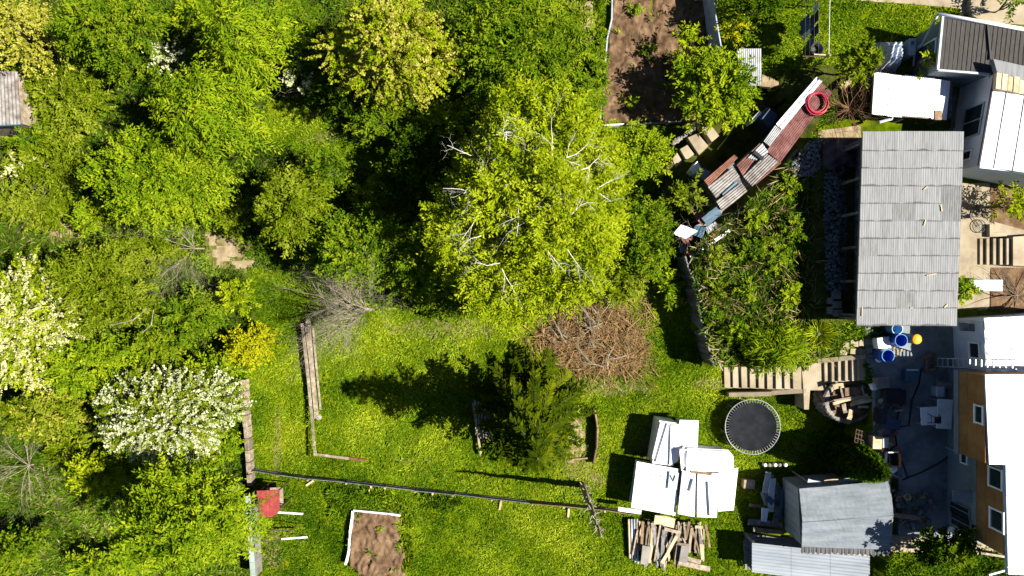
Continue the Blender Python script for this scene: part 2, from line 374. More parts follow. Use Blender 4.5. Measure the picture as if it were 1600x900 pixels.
TREES = []
def tree(name, label, cat, px, py, rx, ry, top, leafm, dens=40, bot=None, twig=.75, per=17, leaf=(.25, .08), droop=.25, nl=None,
         bark='bark', group=None, blossom=None, bfrac=.5, trunk_r=None, zmin=-.35):
    sr = random.Random(int(px*13+py*7))
    bot = top*.28 if bot is None else bot
    g = G(px, py); b = g.z
    for _ in range(3):
        zc = b+(top+bot)/2; c = W(px, py, zc+(top-bot)*.12); b = tz(c.x, c.y)
    c.z = zc; k = S*(H-zc)/H; r = (max(rx*k-.62*twig, rx*k*.5), max(ry*k-.62*twig, ry*k*.5), (top-bot)/2)
    base = Vector((c.x+sr.uniform(-.1, .1), c.y+sr.uniform(-.1, .1), b))
    t = thing(name, label, cat, base, group)
    nl = nl or max(4, min(14, int(r[0]*r[1]*1.3)+4))
    lobes = make_lobes(c, r, nl, sr)
    area = math.pi*r[0]*r[1]
    n = int(area*dens*1.25)
    P, D, Lf, Wf, ti = sprigs(lobes, n, twig, per, leaf, droop, (c.x, c.y, c.z-r[2]*.5), zmin)
    if blossom:
        pick = np.repeat(rng.random(n) < bfrac, per)
        kites('crown', P[~pick], D[~pick], Lf[~pick], Wf[~pick], ti[~pick], M_[leafm], t)
        kites('blossom', P[pick], D[pick], Lf[pick]*.75, Wf[pick]*1.25, ti[pick], M_[blossom], t, roll=1.0)
    else:
        kites('crown', P, D, Lf, Wf, ti, M_[leafm], t)
    tr = trunk_r or max(.035, top*.018)
    m = MB(); fork = Vector((c.x, c.y, bot+(c.z-bot)*.4 if bot > b else c.z))
    fork.z = b+max(.25*top, (bot)*.8)
    m.tube([base-Vector((0, 0, .15)), base.lerp(fork, .5)+Vector((sr.uniform(-.1, .1), sr.uniform(-.1, .1), 0)), fork], [tr*1.3, tr, tr*.85], 8)
    tk = m.build('trunk', M_[bark], t, smooth=True)
    for lo in lobes:
        e = Vector(lo[:3])+Vector((0, 0, lo[5]*.4)); md = fork.lerp(e, .5)+Vector((sr.uniform(-.2, .2), sr.uniform(-.2, .2), .15*r[2]))
        MB().tube([fork, md, e], [tr*.6, tr*.4, tr*.15], 5).build('limb', M_[bark], t, smooth=True)
    TREES.append((t, c, r, lobes))
    return t, c, r, lobes

def branchlets(m, p, d, ln, rad, depth, sr, spread=.7, kids=3, grav=0.0, n=4):
    pts = [p]; q = p.copy(); dd = d.copy()
    for i in range(4):
        dd = (dd+Vector((sr.gauss(0, .16), sr.gauss(0, .16), sr.gauss(0, .12)-grav))).normalized(); q = q+dd*(ln/4); pts.append(q)
    m.tube(pts, [rad*(1-.16*i) for i in range(5)], n, cap=False)
    if depth > 0:
        for i in range(kids):
            k = sr.randint(1, 4); b = pts[k]
            nd = (dd+Vector((sr.gauss(0, spread), sr.gauss(0, spread), sr.gauss(0, spread*.5)))).normalized()
            branchlets(m, b, nd, ln*sr.uniform(.45, .75), rad*(1-.16*k)*.6, depth-1, sr, spread, kids, grav, n)
# ================================================================ THE SETTING
fx = np.arange(-28, 28.01, .2); fy = np.arange(-16.4, 16.41, .2)
xs = np.concatenate([[-600, -250, -120, -60, -38], fx, [38, 60, 120, 250, 600]]); ys = np.concatenate([[-600, -250, -120, -60, -28], fy, [28, 60, 120, 250, 600]])
XX, YY = np.meshgrid(xs, ys); ZZ = terrain(XX.ravel(), YY.ravel()).reshape(XX.shape)
ZZ = ZZ+0.025*np.sin(XX*3.1+YY*1.7)*np.sin(YY*2.3-XX*.9)*(np.abs(XX) < 28)*(ZZ < 1.5)
me = bpy.data.meshes.new('ground'); nx, ny = len(xs), len(ys)
fi = np.arange(nx*ny).reshape(ny, nx)
quads = np.stack([fi[:-1, :-1], fi[:-1, 1:], fi[1:, 1:], fi[1:, :-1]], -1).reshape(-1, 4)
me.from_pydata(np.stack([XX, YY, ZZ], -1).reshape(-1, 3).tolist(), [], quads.tolist())
me.materials.append(M_['lawn']); me.materials.append(M_['wood_floor'])
cx = XX.ravel()[quads].mean(1); cy = YY.ravel()[quads].mean(1)
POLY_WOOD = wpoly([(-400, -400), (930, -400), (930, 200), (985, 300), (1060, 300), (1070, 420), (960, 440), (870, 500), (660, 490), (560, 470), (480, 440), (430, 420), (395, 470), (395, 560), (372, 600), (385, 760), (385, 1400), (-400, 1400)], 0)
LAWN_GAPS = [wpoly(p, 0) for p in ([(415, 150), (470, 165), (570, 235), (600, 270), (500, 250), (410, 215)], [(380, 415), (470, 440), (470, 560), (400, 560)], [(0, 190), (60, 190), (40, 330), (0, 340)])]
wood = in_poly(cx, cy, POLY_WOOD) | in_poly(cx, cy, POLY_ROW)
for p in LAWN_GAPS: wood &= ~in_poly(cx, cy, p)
WORN = [(900, 690, 26, 60, .9), (955, 605, 70, 14, .7), (690, 515, 110, 22, .5), (1010, 690, 16, 50, .4), (430, 690, 8, 60, .6), (930, 750, 24, 14, .7), (350, 392, 30, 24, 1.3), (332, 372, 18, 14, 1.2), (375, 412, 22, 10, 1.2), (92, 358, 30, 14, 1.2), (510, 215, 50, 12, .5), (560, 860, 14, 20, .4), (1235, 700, 30, 10, .4), (800, 600, 90, 14, .45), (425, 870, 20, 40, .5), (1110, 600, 30, 12, .6), (640, 720, 60, 10, .3)]
def worn(x, y):
    w = np.zeros(np.shape(x))
    for (px, py, rx, ry, k) in WORN:
        p = W(px, py); w = np.maximum(w, k*np.exp(-((x-p.x)/(rx*S))**2-((y-p.y)/(ry*S))**2))
    return np.clip(w*(1+.35*np.sin(x*5.3+np.sin(y*4)*2)*np.sin(y*6.1+x)), 0, 1)
me.materials.append(M_['worn_ground']); me.materials.append(M_['dry_soil'])
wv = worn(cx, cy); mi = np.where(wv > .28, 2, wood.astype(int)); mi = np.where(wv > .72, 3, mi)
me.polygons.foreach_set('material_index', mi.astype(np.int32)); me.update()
for p_ in me.polygons: p_.use_smooth = True
kind(put('ground', me), 'structure')

def sheet(name, pts, z, m, th=.02, k='structure'):
    o = MB().prism(wpoly(pts, z), z-.25, z).build(name, M_[m]); kind(o, k); return o
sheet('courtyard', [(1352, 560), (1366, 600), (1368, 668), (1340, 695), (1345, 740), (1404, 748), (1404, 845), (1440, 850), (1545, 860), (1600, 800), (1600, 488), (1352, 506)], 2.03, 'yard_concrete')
sheet('garden_path', [(1496, 286), (1546, 286), (1548, 345), (1620, 365), (1620, 420), (1547, 420), (1546, 482), (1494, 484)], 2.05, 'sand_concrete')
sheet('entrance_path', [(1340, -12), (1620, -30), (1620, 40), (1560, 36), (1500, 22), (1500, 13), (1420, 6), (1338, 1)], 2.04, 'sand_concrete')
sheet('gravel_path', [(1278, 204), (1345, 196), (1345, 222), (1280, 224)], 2.03, 'dry_soil')
sheet('flower_bed', [(1548, 418), (1620, 418), (1620, 484), (1548, 484)], 2.06, 'soil')
sheet('dirt_patch', [(1545, 290), (1620, 290), (1620, 366), (1548, 346)], 2.035, 'soil')
sheet('shed_strip', [(1266, 224), (1345, 220), (1345, 504), (1268, 504)], 2.025, 'wood_floor')
sheet('hutch_earth', [(1191, 116), (1206, 122), (1222, 131), (1204, 136), (1190, 135)], 1.98, 'dry_soil')
sheet('yard_edge', [(1392, 836), (1455, 840), (1450, 864), (1392, 862)], 2.04, 'sand_concrete')
sheet('wall_foot_path', [(1506, 846), (1540, 850), (1576, 872), (1505, 866)], 2.045, 'sand_concrete')

# dug earth of the large bed: lumpy heightfield, and the small raised bed
def lumpy(name, pts, z, m, amp, step=.12, skirt=.3, ridged=True):
    poly = wpoly(pts, z); x0 = min(p.x for p in poly); x1 = max(p.x for p in poly); y0 = min(p.y for p in poly); y1 = max(p.y for p in poly)
    gx = np.arange(x0, x1+step, step); gy = np.arange(y0, y1+step, step); X, Y = np.meshgrid(gx, gy)
    from mathutils import noise
    Zl = np.array([[z+amp*(noise.fractal(Vector((x*1.9, y*1.9, 3.1)), .8, 2.0, 4)*.7+(1.0*abs(noise.noise(Vector((x*3.4+.5*math.sin(y*2), y*2.0, 7)))) if ridged else 0)) for x in gx] for y in gy])
    ins = in_poly(X.ravel(), Y.ravel(), poly).reshape(X.shape)
    Zl = np.where(ins, Zl, z-skirt)
    me = bpy.data.meshes.new(name); a = np.arange(X.size).reshape(X.shape)
    q = np.stack([a[:-1, :-1], a[:-1, 1:], a[1:, 1:], a[1:, :-1]], -1).reshape(-1, 4)
    keep = ins.ravel()[q].any(1)
    me.from_pydata(np.stack([X, Y, Zl], -1).reshape(-1, 3).tolist(), [], q[keep].tolist()); me.update()
    for p_ in me.polygons: p_.use_smooth = True
    me.materials.append(M_[m]); o = put(name, me); return kind(o, 'structure')
lumpy('dug_earth_bed', [(958, -20), (1112, -20), (1116, 190), (938, 193)], .36, 'soil', .17, step=.09)
lumpy('dug_earth_patch', [(878, 6), (928, 0), (930, 66), (896, 68)], .06, 'dry_soil', .06)
lumpy('small_earth_bed', [(550, 799), (590, 801), (622, 806), (630, 812), (626, 838), (634, 862), (630, 885), (636, 905), (600, 900), (575, 905), (545, 886)], .16, 'soil', .16, step=.07)
lumpy('terrace_soil', [(1080, 400), (1116, 568), (1262, 568), (1262, 292), (1244, 240), (1206, 290), (1134, 348)], 1.84, 'soil', .07)

# ================================================================ BUILDINGS
def plank_mesh(name, m, warp=0.0):
    bm = bmesh.new(); bmesh.ops.create_cube(bm, size=1)
    bmesh.ops.subdivide_edges(bm, edges=[e for e in bm.edges if abs(e.verts[0].co.x-e.verts[1].co.x) > .5], cuts=2)
    for v in bm.verts:
        v.co.y += warp*math.cos(v.co.x*3)*.4+random.uniform(-.05, .05); v.co.z += random.uniform(-.06, .06)
        v.co.x += random.uniform(-.012, .012)
    me = bpy.data.meshes.new(name); bm.to_mesh(me); bm.free(); me.materials.append(M_[m]); return me
PLANKS = {}
def plank(parent, p0, p1, w, h, m='old_wood', name='plank', roll=0.0):
    key = (m, random.randint(0, 3))
    if key not in PLANKS: PLANKS[key] = plank_mesh('plank_'+m, m, random.uniform(-.3, .3))
    p0, p1 = Vector(p0), Vector(p1); d = p1-p0; L = d.length; d.normalize()
    up = Vector((0, 0, 1)) if abs(d.z) < .95 else Vector((1, 0, 0))
    y = up.cross(d).normalized(); z = d.cross(y)
    M = Matrix((d, y, z)).transposed().to_4x4() @ Matrix.Rotation(roll, 4, 'X')
    M = Matrix.Translation((p0+p1)/2) @ M @ Matrix.Diagonal((L, w, h, 1))
    return piece(name, PLANKS[key], M, parent)

def window(parent, a, b, t0, t1, z0, z1, frame='white_paint', name='window', fw=.07, depth=.06, glassm='glass', bars=()):
    """window on the wall line a->b, outward to the left of a->b"""
    a, b = Vector(a), Vector(b); d = (b-a); d.z = 0; u = d.normalized(); nrm = Vector((-u.y, u.x, 0))
    p = lambda t, z, o=0: Vector((a.x, a.y, 0))+d*t+Vector((0, 0, z))+nrm*o
    m = MB(); q0, q1 = p(t0, 0), p(t1, 0)
    m.add([p(t0, z0, .012), p(t1, z0, .012), p(t1, z1, .012), p(t0, z1, .012)], [(0, 1, 2, 3)])
    g = m.build(name, M_[glassm], parent)
    for (s0, e0, s1, e1) in ((t0, z0, t1, z0), (t1, z0, t1, z1), (t1, z1, t0, z1), (t0, z1, t0, z0)):
        x0, x1 = p(s0, e0, depth/2), p(s1, e1, depth/2); dd = (x1-x0).normalized()*fw*.5
        if abs(dd.z) > 1e-4: dd = -dd*.98
        MB().beam(x0-dd, x1+dd, depth if abs(dd.z) < 1e-4 else fw, fw if abs(dd.z) < 1e-4 else depth, 0 if abs(dd.z) < 1e-4 else math.atan2(u.y, u.x)).build('frame', M_[frame], g)
    for bt in bars:
        tt = t0+(t1-t0)*bt
        MB().beam(p(tt, z0, depth*.4), p(tt, z1, depth*.4), .05, .04).build('mullion', M_[frame], g)
    return g

# ---- long shed under the big grey roof
zA, zB = 4.36, 4.10
A, B, Cc, D = W(1348, 207, zA), W(1506, 207, zA), W(1495.5, 507.5, zB), W(1338, 507.5, zB)
shed = thing('long_shed', 'long shed under a big grey corrugated roof of many sheets', 'shed', (*((A+B+Cc+D)/4).xy, 2.0))
ex = (B-A).normalized(); ey = (A-D).normalized(); ez = ex.cross(ey)
am = bpy.data.materials.get('asbestos'); nt = am.node_tree; N = nt.nodes; L = nt.links          # lichen and dirt along the lower edge of a sheet
tc = N.new('ShaderNodeTexCoord'); sp = N.new('ShaderNodeSeparateXYZ'); L.new(tc.outputs['Object'], sp.inputs[0])
ns = N.new('ShaderNodeTexNoise'); ns.inputs['Scale'].default_value = 2.2; ns.inputs['Detail'].default_value = 7
gp = N.new('ShaderNodeNewGeometry'); L.new(gp.outputs['Position'], ns.inputs['Vector'])
ma = N.new('ShaderNodeMath'); ma.operation = 'MULTIPLY_ADD'; ma.inputs[1].default_value = .26; L.new(ns.outputs[0], ma.inputs[0]); L.new(sp.outputs[1], ma.inputs[2])
mr = N.new('ShaderNodeMapRange'); mr.inputs['From Min'].default_value = -.285; mr.inputs['From Max'].default_value = -.235; mr.inputs['To Min'].default_value = .42; mr.inputs['To Max'].default_value = 1.0
L.new(ma.outputs[0], mr.inputs['Value'])
hs = N.new('ShaderNodeHueSaturation'); L.new(mr.outputs[0], hs.inputs['Value'])
src = N['Principled BSDF'].inputs['Base Color'].links[0].from_socket; L.new(src, hs.inputs['Color']); L.new(hs.outputs[0], N['Principled BSDF'].inputs['Base Color'])
roof = MB().prism([D+ex*.05, Cc-ex*.05, B-ex*.05, A+ex*.05], [zB-.16, zB-.16, zA-.16, zA-.16], [zB-.05, zB-.05, zA-.05, zA-.05]).build('roof', M_['old_wood'], shed)
RW = 44; rowlen = (A-D).length/11; pitch = (B-A).length/RW; shm = {}
for j in range(11):
    parts = [[8, 9, 9, 9, 9], [12, 8, 9, 9, 6], [10, 10, 8, 8, 8], [5, 10, 10, 10, 9], [14, 10, 12, 8]][random.randrange(5)]; random.shuffle(parts)
    i0 = 0
    for n in parts:
        if n not in shm:
            m = MB(); l2 = rowlen/2+.05; w2 = n*pitch/2
            m.corr((-w2, -l2, .006), (w2, -l2, .006), (w2, l2, -.004), (-w2, l2, -.004), n, .005, 3)
            shm[n] = m.mesh('roof_sheet'); shm[n].materials.append(am)
            for p_ in shm[n].polygons: p_.use_smooth = True
        ctr = A.lerp(D, (j+.5)/11)+ey*random.uniform(-.012, .012)+ex*((i0+n/2)*pitch)+ez*(.012+random.uniform(0, .004))
        Mx = Matrix((ex, ey, ez)).transposed().to_4x4(); Mx.translation = ctr
        o = piece('roof_sheet', shm[n], Mx @ Matrix.Rotation(R(random.uniform(-.12, .12)), 4, 'Z'), roof); i0 += n
        if random.random() < .06: o.material_slots[0].link = 'OBJECT'; o.material_slots[0].material = M_['asbestos_old']
ia, ib, ic, id_ = [p+(q-p)*.03 for p, q in ((A, Cc), (B, D), (Cc, A), (D, B))]
for (p, q, nm) in ((ib, ia, 'back'), (ic, ib, 'right'), (id_, ic, 'front')):
    u = (q-p).normalized(); m = MB(); m.beam(Vector((p.x, p.y, 2.97)), Vector((q.x, q.y, 2.97)), .1, 1.95); m.build('wall', M_['grey_wood'], shed)
# open left side: posts, a rail and a dark plank wall set back
for k in range(6):
    p = ia.lerp(id_, k/5*.96+.02); MB().beam((p.x, p.y, 2.0), (p.x, p.y, 3.95), .12, .12).build('post', M_['grey_wood'], shed)
MB().beam(Vector((ia.x, ia.y, 4.06)), Vector((id_.x, id_.y, 3.86)), .1, .14).build('eave_beam', M_['grey_wood'], shed)
for k in range(40):
    p = ia.lerp(id_, (k+.5)/40); MB().beam((p.x+.75, p.y, 2.0), (p.x+.75, p.y, 3.85+random.uniform(-.1, .05)), .2, .025).build('wall_board', M_['grey_wood'], shed)
for (x, y, a, l) in ((1446, 294, .7, .22), (1471, 325, 1.75, .3), (1445, 348, 1.25, .28), (1455, 429, .2, .45), (1424, 481, .1, .12), (1478, 478, .8, .2), (1347, 487, 1.55, .4)):
    zz = zA+(zB-zA)*((y-207)/300)+.05; c = W(x, y, zz); v = Vector((math.cos(a), math.sin(a), 0))*l/2
    st = MB().beam(c-v, c+v, .045, .03).build('wood_scrap', M_['light_wood'], origin=c)
    tag(st, 'small splinter of pale wood lying on the big grey corrugated roof', 'wood scrap', 'wood scraps on the grey roof')

# ---- open-topped rubble and junk along the shed, in its shade
pile = thing('rubble_pile', 'long heap of grey rubble stones in the shade beside the long shed', 'rubble', W(1306, 370, 2.0))
def stones(name, parent, pts, z, hgt, n, r, m, k='stuff'):
    poly = wpoly(pts, z); x0 = min(p.x for p in poly); x1 = max(p.x for p in poly); y0 = min(p.y for p in poly); y1 = max(p.y for p in poly)
    mb = MB(); c = 0
    cx0 = sum(p.x for p in poly)/len(poly)
    while c < n:
        x, y = random.uniform(x0, x1), random.uniform(y0, y1)
        if not in_poly(np.array([x]), np.array([y]), poly)[0]: continue
        c += 1
        rr = r*random.uniform(.5, 1.3); e = 1-abs(x-cx0)/max(.1, (x1-x0)/2)
        zz = z+hgt*max(0, e)*random.random()
        q = [Vector((random.uniform(.6, 1)*rr*math.cos(k*1.257+random.uniform(-.3, .3)), random.uniform(.6, 1)*rr*math.sin(k*1.257), 0)) for k in range(5)]
        rot = Matrix.Rotation(random.uniform(-.7, .7), 3, 'X') @ Matrix.Rotation(random.uniform(0, 3.1), 3, 'Z')
        b0 = [rot @ (v+Vector((0, 0, -rr*.4)))+Vector((x, y, zz)) for v in q]; b1 = [rot @ (v*.7+Vector((0, 0, rr*.4)))+Vector((x, y, zz)) for v in q]
        mb.add(b0+b1, [(0, 1, 2, 3, 4), (9, 8, 7, 6, 5)]+[(i, (i+1) % 5, 5+(i+1) % 5, 5+i) for i in range(5)])
    return kind(mb.build(name, M_[m], parent), k)
stones('rubble', pile, [(1287, 272), (1322, 270), (1322, 452), (1290, 456), (1288, 360)], 2.02, .45, 900, .10, 'blue_stone')
p2 = thing('gravel_heap', 'heap of blue-grey broken stone between the rusty shed roof and the tarpaulin', 'gravel', W(1258, 245, 2.0))
stones('rubble', p2, [(1232, 262), (1262, 222), (1281, 216), (1281, 262), (1262, 276), (1240, 275)], 2.0, .35, 420, .085, 'blue_stone')
for k, (x, y, w, h) in enumerate(((1307, 461, 14, 13), (1308, 476, 15, 12), (1309, 489, 15, 11), (1297, 485, 8, 12), (1297, 470, 8, 10))):
    c = W(x, y, 2.2); o = MB().prism([c+Vector((sx*w*S*.45, sy*h*S*.45, 0)) for sx, sy in ((-1, -1), (1, -1), (1, 1), (-1, 1))], 2.02, 2.27).build('concrete_block', M_['concrete'], origin=(c.x, c.y, 2.02), bevel=.02)
    tag(o, 'grey concrete block at the end of the rubble heap beside the long shed', 'block', 'concrete blocks by the rubble heap')
m = MB(); pts = [(1284, 218), (1344, 218), (1344, 262), (1320, 270), (1300, 262), (1285, 266)]
tp = MB(); nn = 16
for j in range(nn+1):
    for i in range(nn+1):
        p = W(1284+60*i/nn, 218+(48 if i < 10 else 44)*j/nn, 2.0); tp.v.append((p.x, p.y, 2.08+.12*math.sin(i*.9+j*.4)*math.sin(j*.7)+random.uniform(0, .06)+.25*(1-abs(j-8)/8)*(1-abs(i-8)/9)))
tp.f = [(j*(nn+1)+i, j*(nn+1)+i+1, (j+1)*(nn+1)+i+1, (j+1)*(nn+1)+i) for j in range(nn) for i in range(nn)]
tag(tp.build('tarpaulin', M_['violet_tarp'], origin=W(1314, 240, 2.0), smooth=True, solid=.01), 'dull violet tarpaulin spread at the top corner of the long shed', 'tarpaulin')
for (x, y, r, z) in ((1311, 266, 7, 2.35), (1313, 268, 9, 2.15)):
    c = W(x, y, z); tag(MB().ring(c, r*S, .09, 24, 8).build('tyre', M_['black_rubber'], origin=c, smooth=True), 'old dark tyre lying beside the rubble heap under the shed eave', 'tyre', 'tyres by the rubble heap')

# ---- white flat-roofed outbuilding (top right)
z = 3.2; q = wpoly([(1366, 112), (1484, 126), (1478, 187), (1362, 178)], z)
ob = thing('white_roof_shelter', 'open shelter with a blown-white flat sheet roof beside the reddish shrub', 'shelter', (*q[0].lerp(q[2], .5).xy, 2.0))
inn = [p.lerp(q[0].lerp(q[2], .5), .06) for p in q]
for p in inn+[inn[0].lerp(inn[1], .5), inn[3].lerp(inn[2], .5)]: MB().beam((p.x, p.y, 2.0), (p.x, p.y, z-.14), .1, .1).build('post', M_['grey_wood'], ob)
rf = MB().prism(q, z-.14, z-.05).build('roof', M_['old_wood'], ob)
for k in range(5):
    a0, a1 = q[0].lerp(q[1], k/5), q[0].lerp(q[1], (k+1)/5+.004); d0, d1 = q[3].lerp(q[2], k/5), q[3].lerp(q[2], (k+1)/5+.004)
    hz = Vector((0, 0, .02+.006*(k % 2))); jj = Vector((0, random.uniform(-.06, .06), 0))
    MB().corr(a0+hz+jj, a1+hz+jj, d1+hz+jj, d0+hz+jj, 6, .012, 2).build('roof_sheet', M_['white_metal'], rf, smooth=True, solid=.008)
c = W(1466, 180, z+.06); MB().prism([c+Vector((sx*.16, sy*.22, 0)) for sx, sy in ((-1, -1), (1, -1), (1, 1), (-1, 1))], z, z+.07).build('roof_hatch', M_['brown_wood'], rf)
MB().tube([W(1396, 178, z-.1), W(1393, 186, z-.2), W(1374, 191, z-.3)], .07, 6).build('gutter', M_['pale_cloth'], ob)
for (a, bb, w, mm, lab_) in (((1440, 120), (1468, 116), .35, 'white_paint', 'white board lying between shelter roof and small bright shrub'), ((1464, 117), (1490, 121), .3, 'pale_metal', 'pale metal board under the lower eave of the dark-roofed house'), ((1448, 123), (1500, 128), .2, 'slate_blue', 'slate-blue board along the top edge of the white shelter roof'), ((1486, 130), (1484, 185), .15, 'grey_wood', 'narrow grey plank in the alley, close to the white shelter roof'), ((1491, 140), (1489, 200), .18, 'grey_wood', 'longer grey plank in the alley, close to the white house wall')):
    so = thing('spare_board', lab_, 'board', W(*a, 2.0), 'boards in the gap by the houses'); plank(so, W(*a, 2.5), W(*bb, 2.5), w, .05, mm)
    for p_ in (a, bb): MB().beam(W(*p_, 2.48)-Vector((0, 0, .48)), W(*p_, 2.48), .05, .05).build('prop', M_['grey_wood'], so)

# ---- dark-roofed house (top right corner)
z = 4.3
pr = [(1473, 25), (1640, 53), (1640, 140), (1546, 115), (1465, 109)]
q = wpoly(pr, z); hb = thing('dark_roof_house', 'house wing with a dark grey-brown ribbed roof and white gutter', 'house', (*W(1540, 70, 2).xy, 2.0))
inn = [p.lerp(W(1550, 75, z), .06) for p in q]
MB().prism(inn, 2.0, 4.1).build('wall', M_['plaster_blue'], hb)
rf = MB().prism(q, 4.12, [4.3, 4.6, 4.6, 4.35, 4.22]).build('roof', M_['dark_roof'], hb)
# standing ribs of the roof sheets
for k in range(24):
    t = k/23; a0 = W(1475+165*t, 26+28*t, 4.312+.3*t); b0 = W(1467+165*t, 108+30*t if t > .45 else 108.5+7*t, 4.232+.3*t)
    MB().beam(a0, b0, .025, .007).build('roof_rib', M_['dark_roof'], rf)
MB().beam(W(1543, 37, 4.46), W(1548, 93, 4.44), .07, .05).build('seam_cap', M_['black_rubber'], rf)
gt = MB().tube([W(1466, 22, 4.32), W(1545, 36, 4.46), W(1640, 53, 4.63)], .085, 8).build('gutter', M_['white_paint'], hb, smooth=True)
MB().tube([W(1466, 22, 4.32), W(1452, 48, 3.7), W(1441, 70, 3.2), W(1441, 70, 3.2)-Vector((0, 0, 1.2))], .06, 8).build('downpipe', M_['pale_metal'], hb, smooth=True)
MB().beam(W(1472.5, 24, 4.3), W(1464.5, 109.5, 4.24), .09, .13).build('fascia', M_['pale_metal'], hb)
MB().beam(W(1465, 110, 4.22), W(1546, 116.5, 4.34), .09, .13).build('fascia', M_['pale_metal'], hb)
wa, wb = Vector((inn[0].x, inn[0].y, 0)), Vector((inn[4].x, inn[4].y, 0))
window(hb, wb, wa, .35, .68, 2.1, 3.8, name='door', glassm='slate_blue')

# ---- white gabled house at the right edge
z = 4.6
hd = thing('white_house', 'white rendered house with white roof and dark slanting window', 'house', (*W(1600, 180, 2).xy, 2.0))
q = wpoly([(1557, 108), (1720, 140), (1700, 290), (1531, 259)], z)
inn = [p.lerp(q[0].lerp(q[2], .5), .035) for p in q]
MB().prism(inn, 2.0, 4.5).build('wall', M_['plaster_white'], hd)
rf = MB().prism(q, [4.51]*4, [4.62, 5.2, 5.2, 4.62]).build('roof', M_['white_metal'], hd)
for t in (.12, .28, .44, .6):
    a0, b0 = q[0].lerp(q[1], t), q[3].lerp(q[2], t); a0.z = b0.z = 4.62+.58*t+.02
    MB().beam(a0, b0, .04, .04).build('roof_seam', M_['white_metal'], rf)
gq = [(1552, 92), (1640, 112), (1640, 138), (1558, 112)]
MB().prism(wpoly(gq, 4.9), 4.66, 4.9).build('grey_roof_strip', M_['asbestos'], hd)
for k in range(11):
    t0 = k/11; a0 = W(1558+100*t0, 113+21*t0, 4.88+.03*(k % 2)); a1 = W(1558+100*(t0+.083), 113+21*(t0+.083), 4.88+.03*(k % 2))
    b0 = a0+W(1556+100*t0, 138+21*t0, 4.88)-W(1558+100*t0, 113+21*t0, 4.88); b1 = a1+(b0-a0)
    MB().prism([a0, a1, b1, b0], 4.66, a0.z).build('roof_board', M_['light_wood'], hd)
wa, wb = Vector((*inn[0].xy, 0)), Vector((*inn[3].xy, 0))
window(hd, wb, wa, .36, .70, 2.75, 4.05, frame='pale_metal', bars=(.5,))
window(hd, wb, wa, .10, .20, 3.1, 3.75, frame='white_paint')
MB().beam(W(1530, 261, 4.56), W(1600, 269, 4.58), .1, .1).build('gutter', M_['pale_metal'], hd)
MB().beam(W(1556, 107, 4.55), W(1529.5, 259, 4.55), .08, .1).build('gutter', M_['black_rubber'], hd)

# ---- long house with ochre boards and white roof (right edge, lower)
zE = 5.9; x1 = W(1570, 725, zE).x; x0 = W(1541, 650, zE).x
yt, ym, yb = W(0, 588, zE).y, W(0, 724, zE).y, W(0, 868, zE).y
hg = thing('ochre_house', 'two-storey house with ochre boarded upper walls and a bright white roof', 'house', (x1+3, (yt+yb)/2, 2.0))
MB().prism([Vector((x1, yt)), Vector((x1+7, yt)), Vector((x1+7, yb)), Vector((x1, yb))], 2.0, 4.10).build('lower_wall', M_['plaster_blue'], hg)
up = MB().prism([Vector((x1, ym)), Vector((x1+7, ym)), Vector((x1+7, yb)), Vector((x1, yb))], 4.12, 5.86).build('upper_wall', M_['ochre_board'], hg)
MB().prism([Vector((x0, yt)), Vector((x1+7, yt)), Vector((x1+7, ym+.004)), Vector((x0, ym+.004))], 4.13, 5.86).build('bay_wall', M_['ochre_board'], hg)
MB().prism([Vector((x0-.03, yt+.03)), Vector((x1+.02, yt+.03)), Vector((x1+.02, ym-.03)), Vector((x0-.03, ym-.03))], 3.78, 4.12).build('floor_slab', M_['plaster_blue'], hg)
# boards of the insulation, each its own panel
for (xa, y0, y1, n) in ((x0, yt, ym, 4), (x1, ym, yb, 4)):
    for r_ in range(3):
        for k in range(n):
            a0 = y0+(y1-y0)*(k+(.0 if r_ % 2 == 0 else .25))/n; a1 = y0+(y1-y0)*(k+1+(.0 if r_ % 2 == 0 else .25))/n
            a1 = max(a1, y1)
            if a0-a1 < .1: continue
            zb = 4.16+r_*.57
            MB().prism([Vector((xa-.02, a0-.006)), Vector((xa+.01, a0-.006)), Vector((xa+.01, a1+.006)), Vector((xa-.02, a1+.006))], zb, zb+.56).build('wall_board', M_['ochre_board'], hg)
rp = wpoly([(1540, 585), (1760, 585), (1760, 896), (1573, 896), (1569.5, 725.5), (1546.5, 725.5)], zE+.02)
rf = MB().prism(rp, 5.87, [5.93, 6.5, 6.5, 6.02, 6.0, 5.93]).build('roof', M_['white_metal'], hg)
for k in range(9):
    yy = yt+.05+(yb-.5-yt)*k/8; xa = (x0 if yy > ym else x1)+.02
    za_ = 5.955 if yy > ym else 6.0
    MB().beam(Vector((xa, yy, za_+.005)), Vector((x1+5.6, yy, za_+.4)), .03, .05).build('roof_seam', M_['white_metal'], rf)
MB().beam(W(1539.3, 585, 5.9), W(1545.6, 725.5, 5.9), .06, .09).build('gutter', M_['pale_metal'], hg)
MB().beam(W(1568.7, 726, 5.9), W(1572.4, 896, 5.9), .06, .09).build('gutter', M_['pale_metal'], hg)
def fz(px, x): return H-x/S*H/(px-800)
def fy_(py, z): return W(0, py, z).y
P0 = lambda x, y: Vector((x, y, 0))
def win_px(x, px0, px1, py0, py1, **kw):
    z0, z1 = fz(px0, x), fz(px1, x); zc = (z0+z1)/2
    return window(hg, P0(x, fy_(py1, zc)), P0(x, fy_(py0, zc)), 0, 1, z0, z1, **kw)
win_px(x0-.022, 1524, 1537, 634, 661, fw=.1)
win_px(x1-.022, 1546, 1567, 732, 762, fw=.1)
win_px(x1-.022, 1548, 1569, 797, 828, fw=.1)
win_px(x1, 1502, 1512, 706, 724, fw=.07)
win_px(x1, 1485, 1516, 788, 805, fw=.06, bars=(.5,), name='door', frame='plaster_blue')
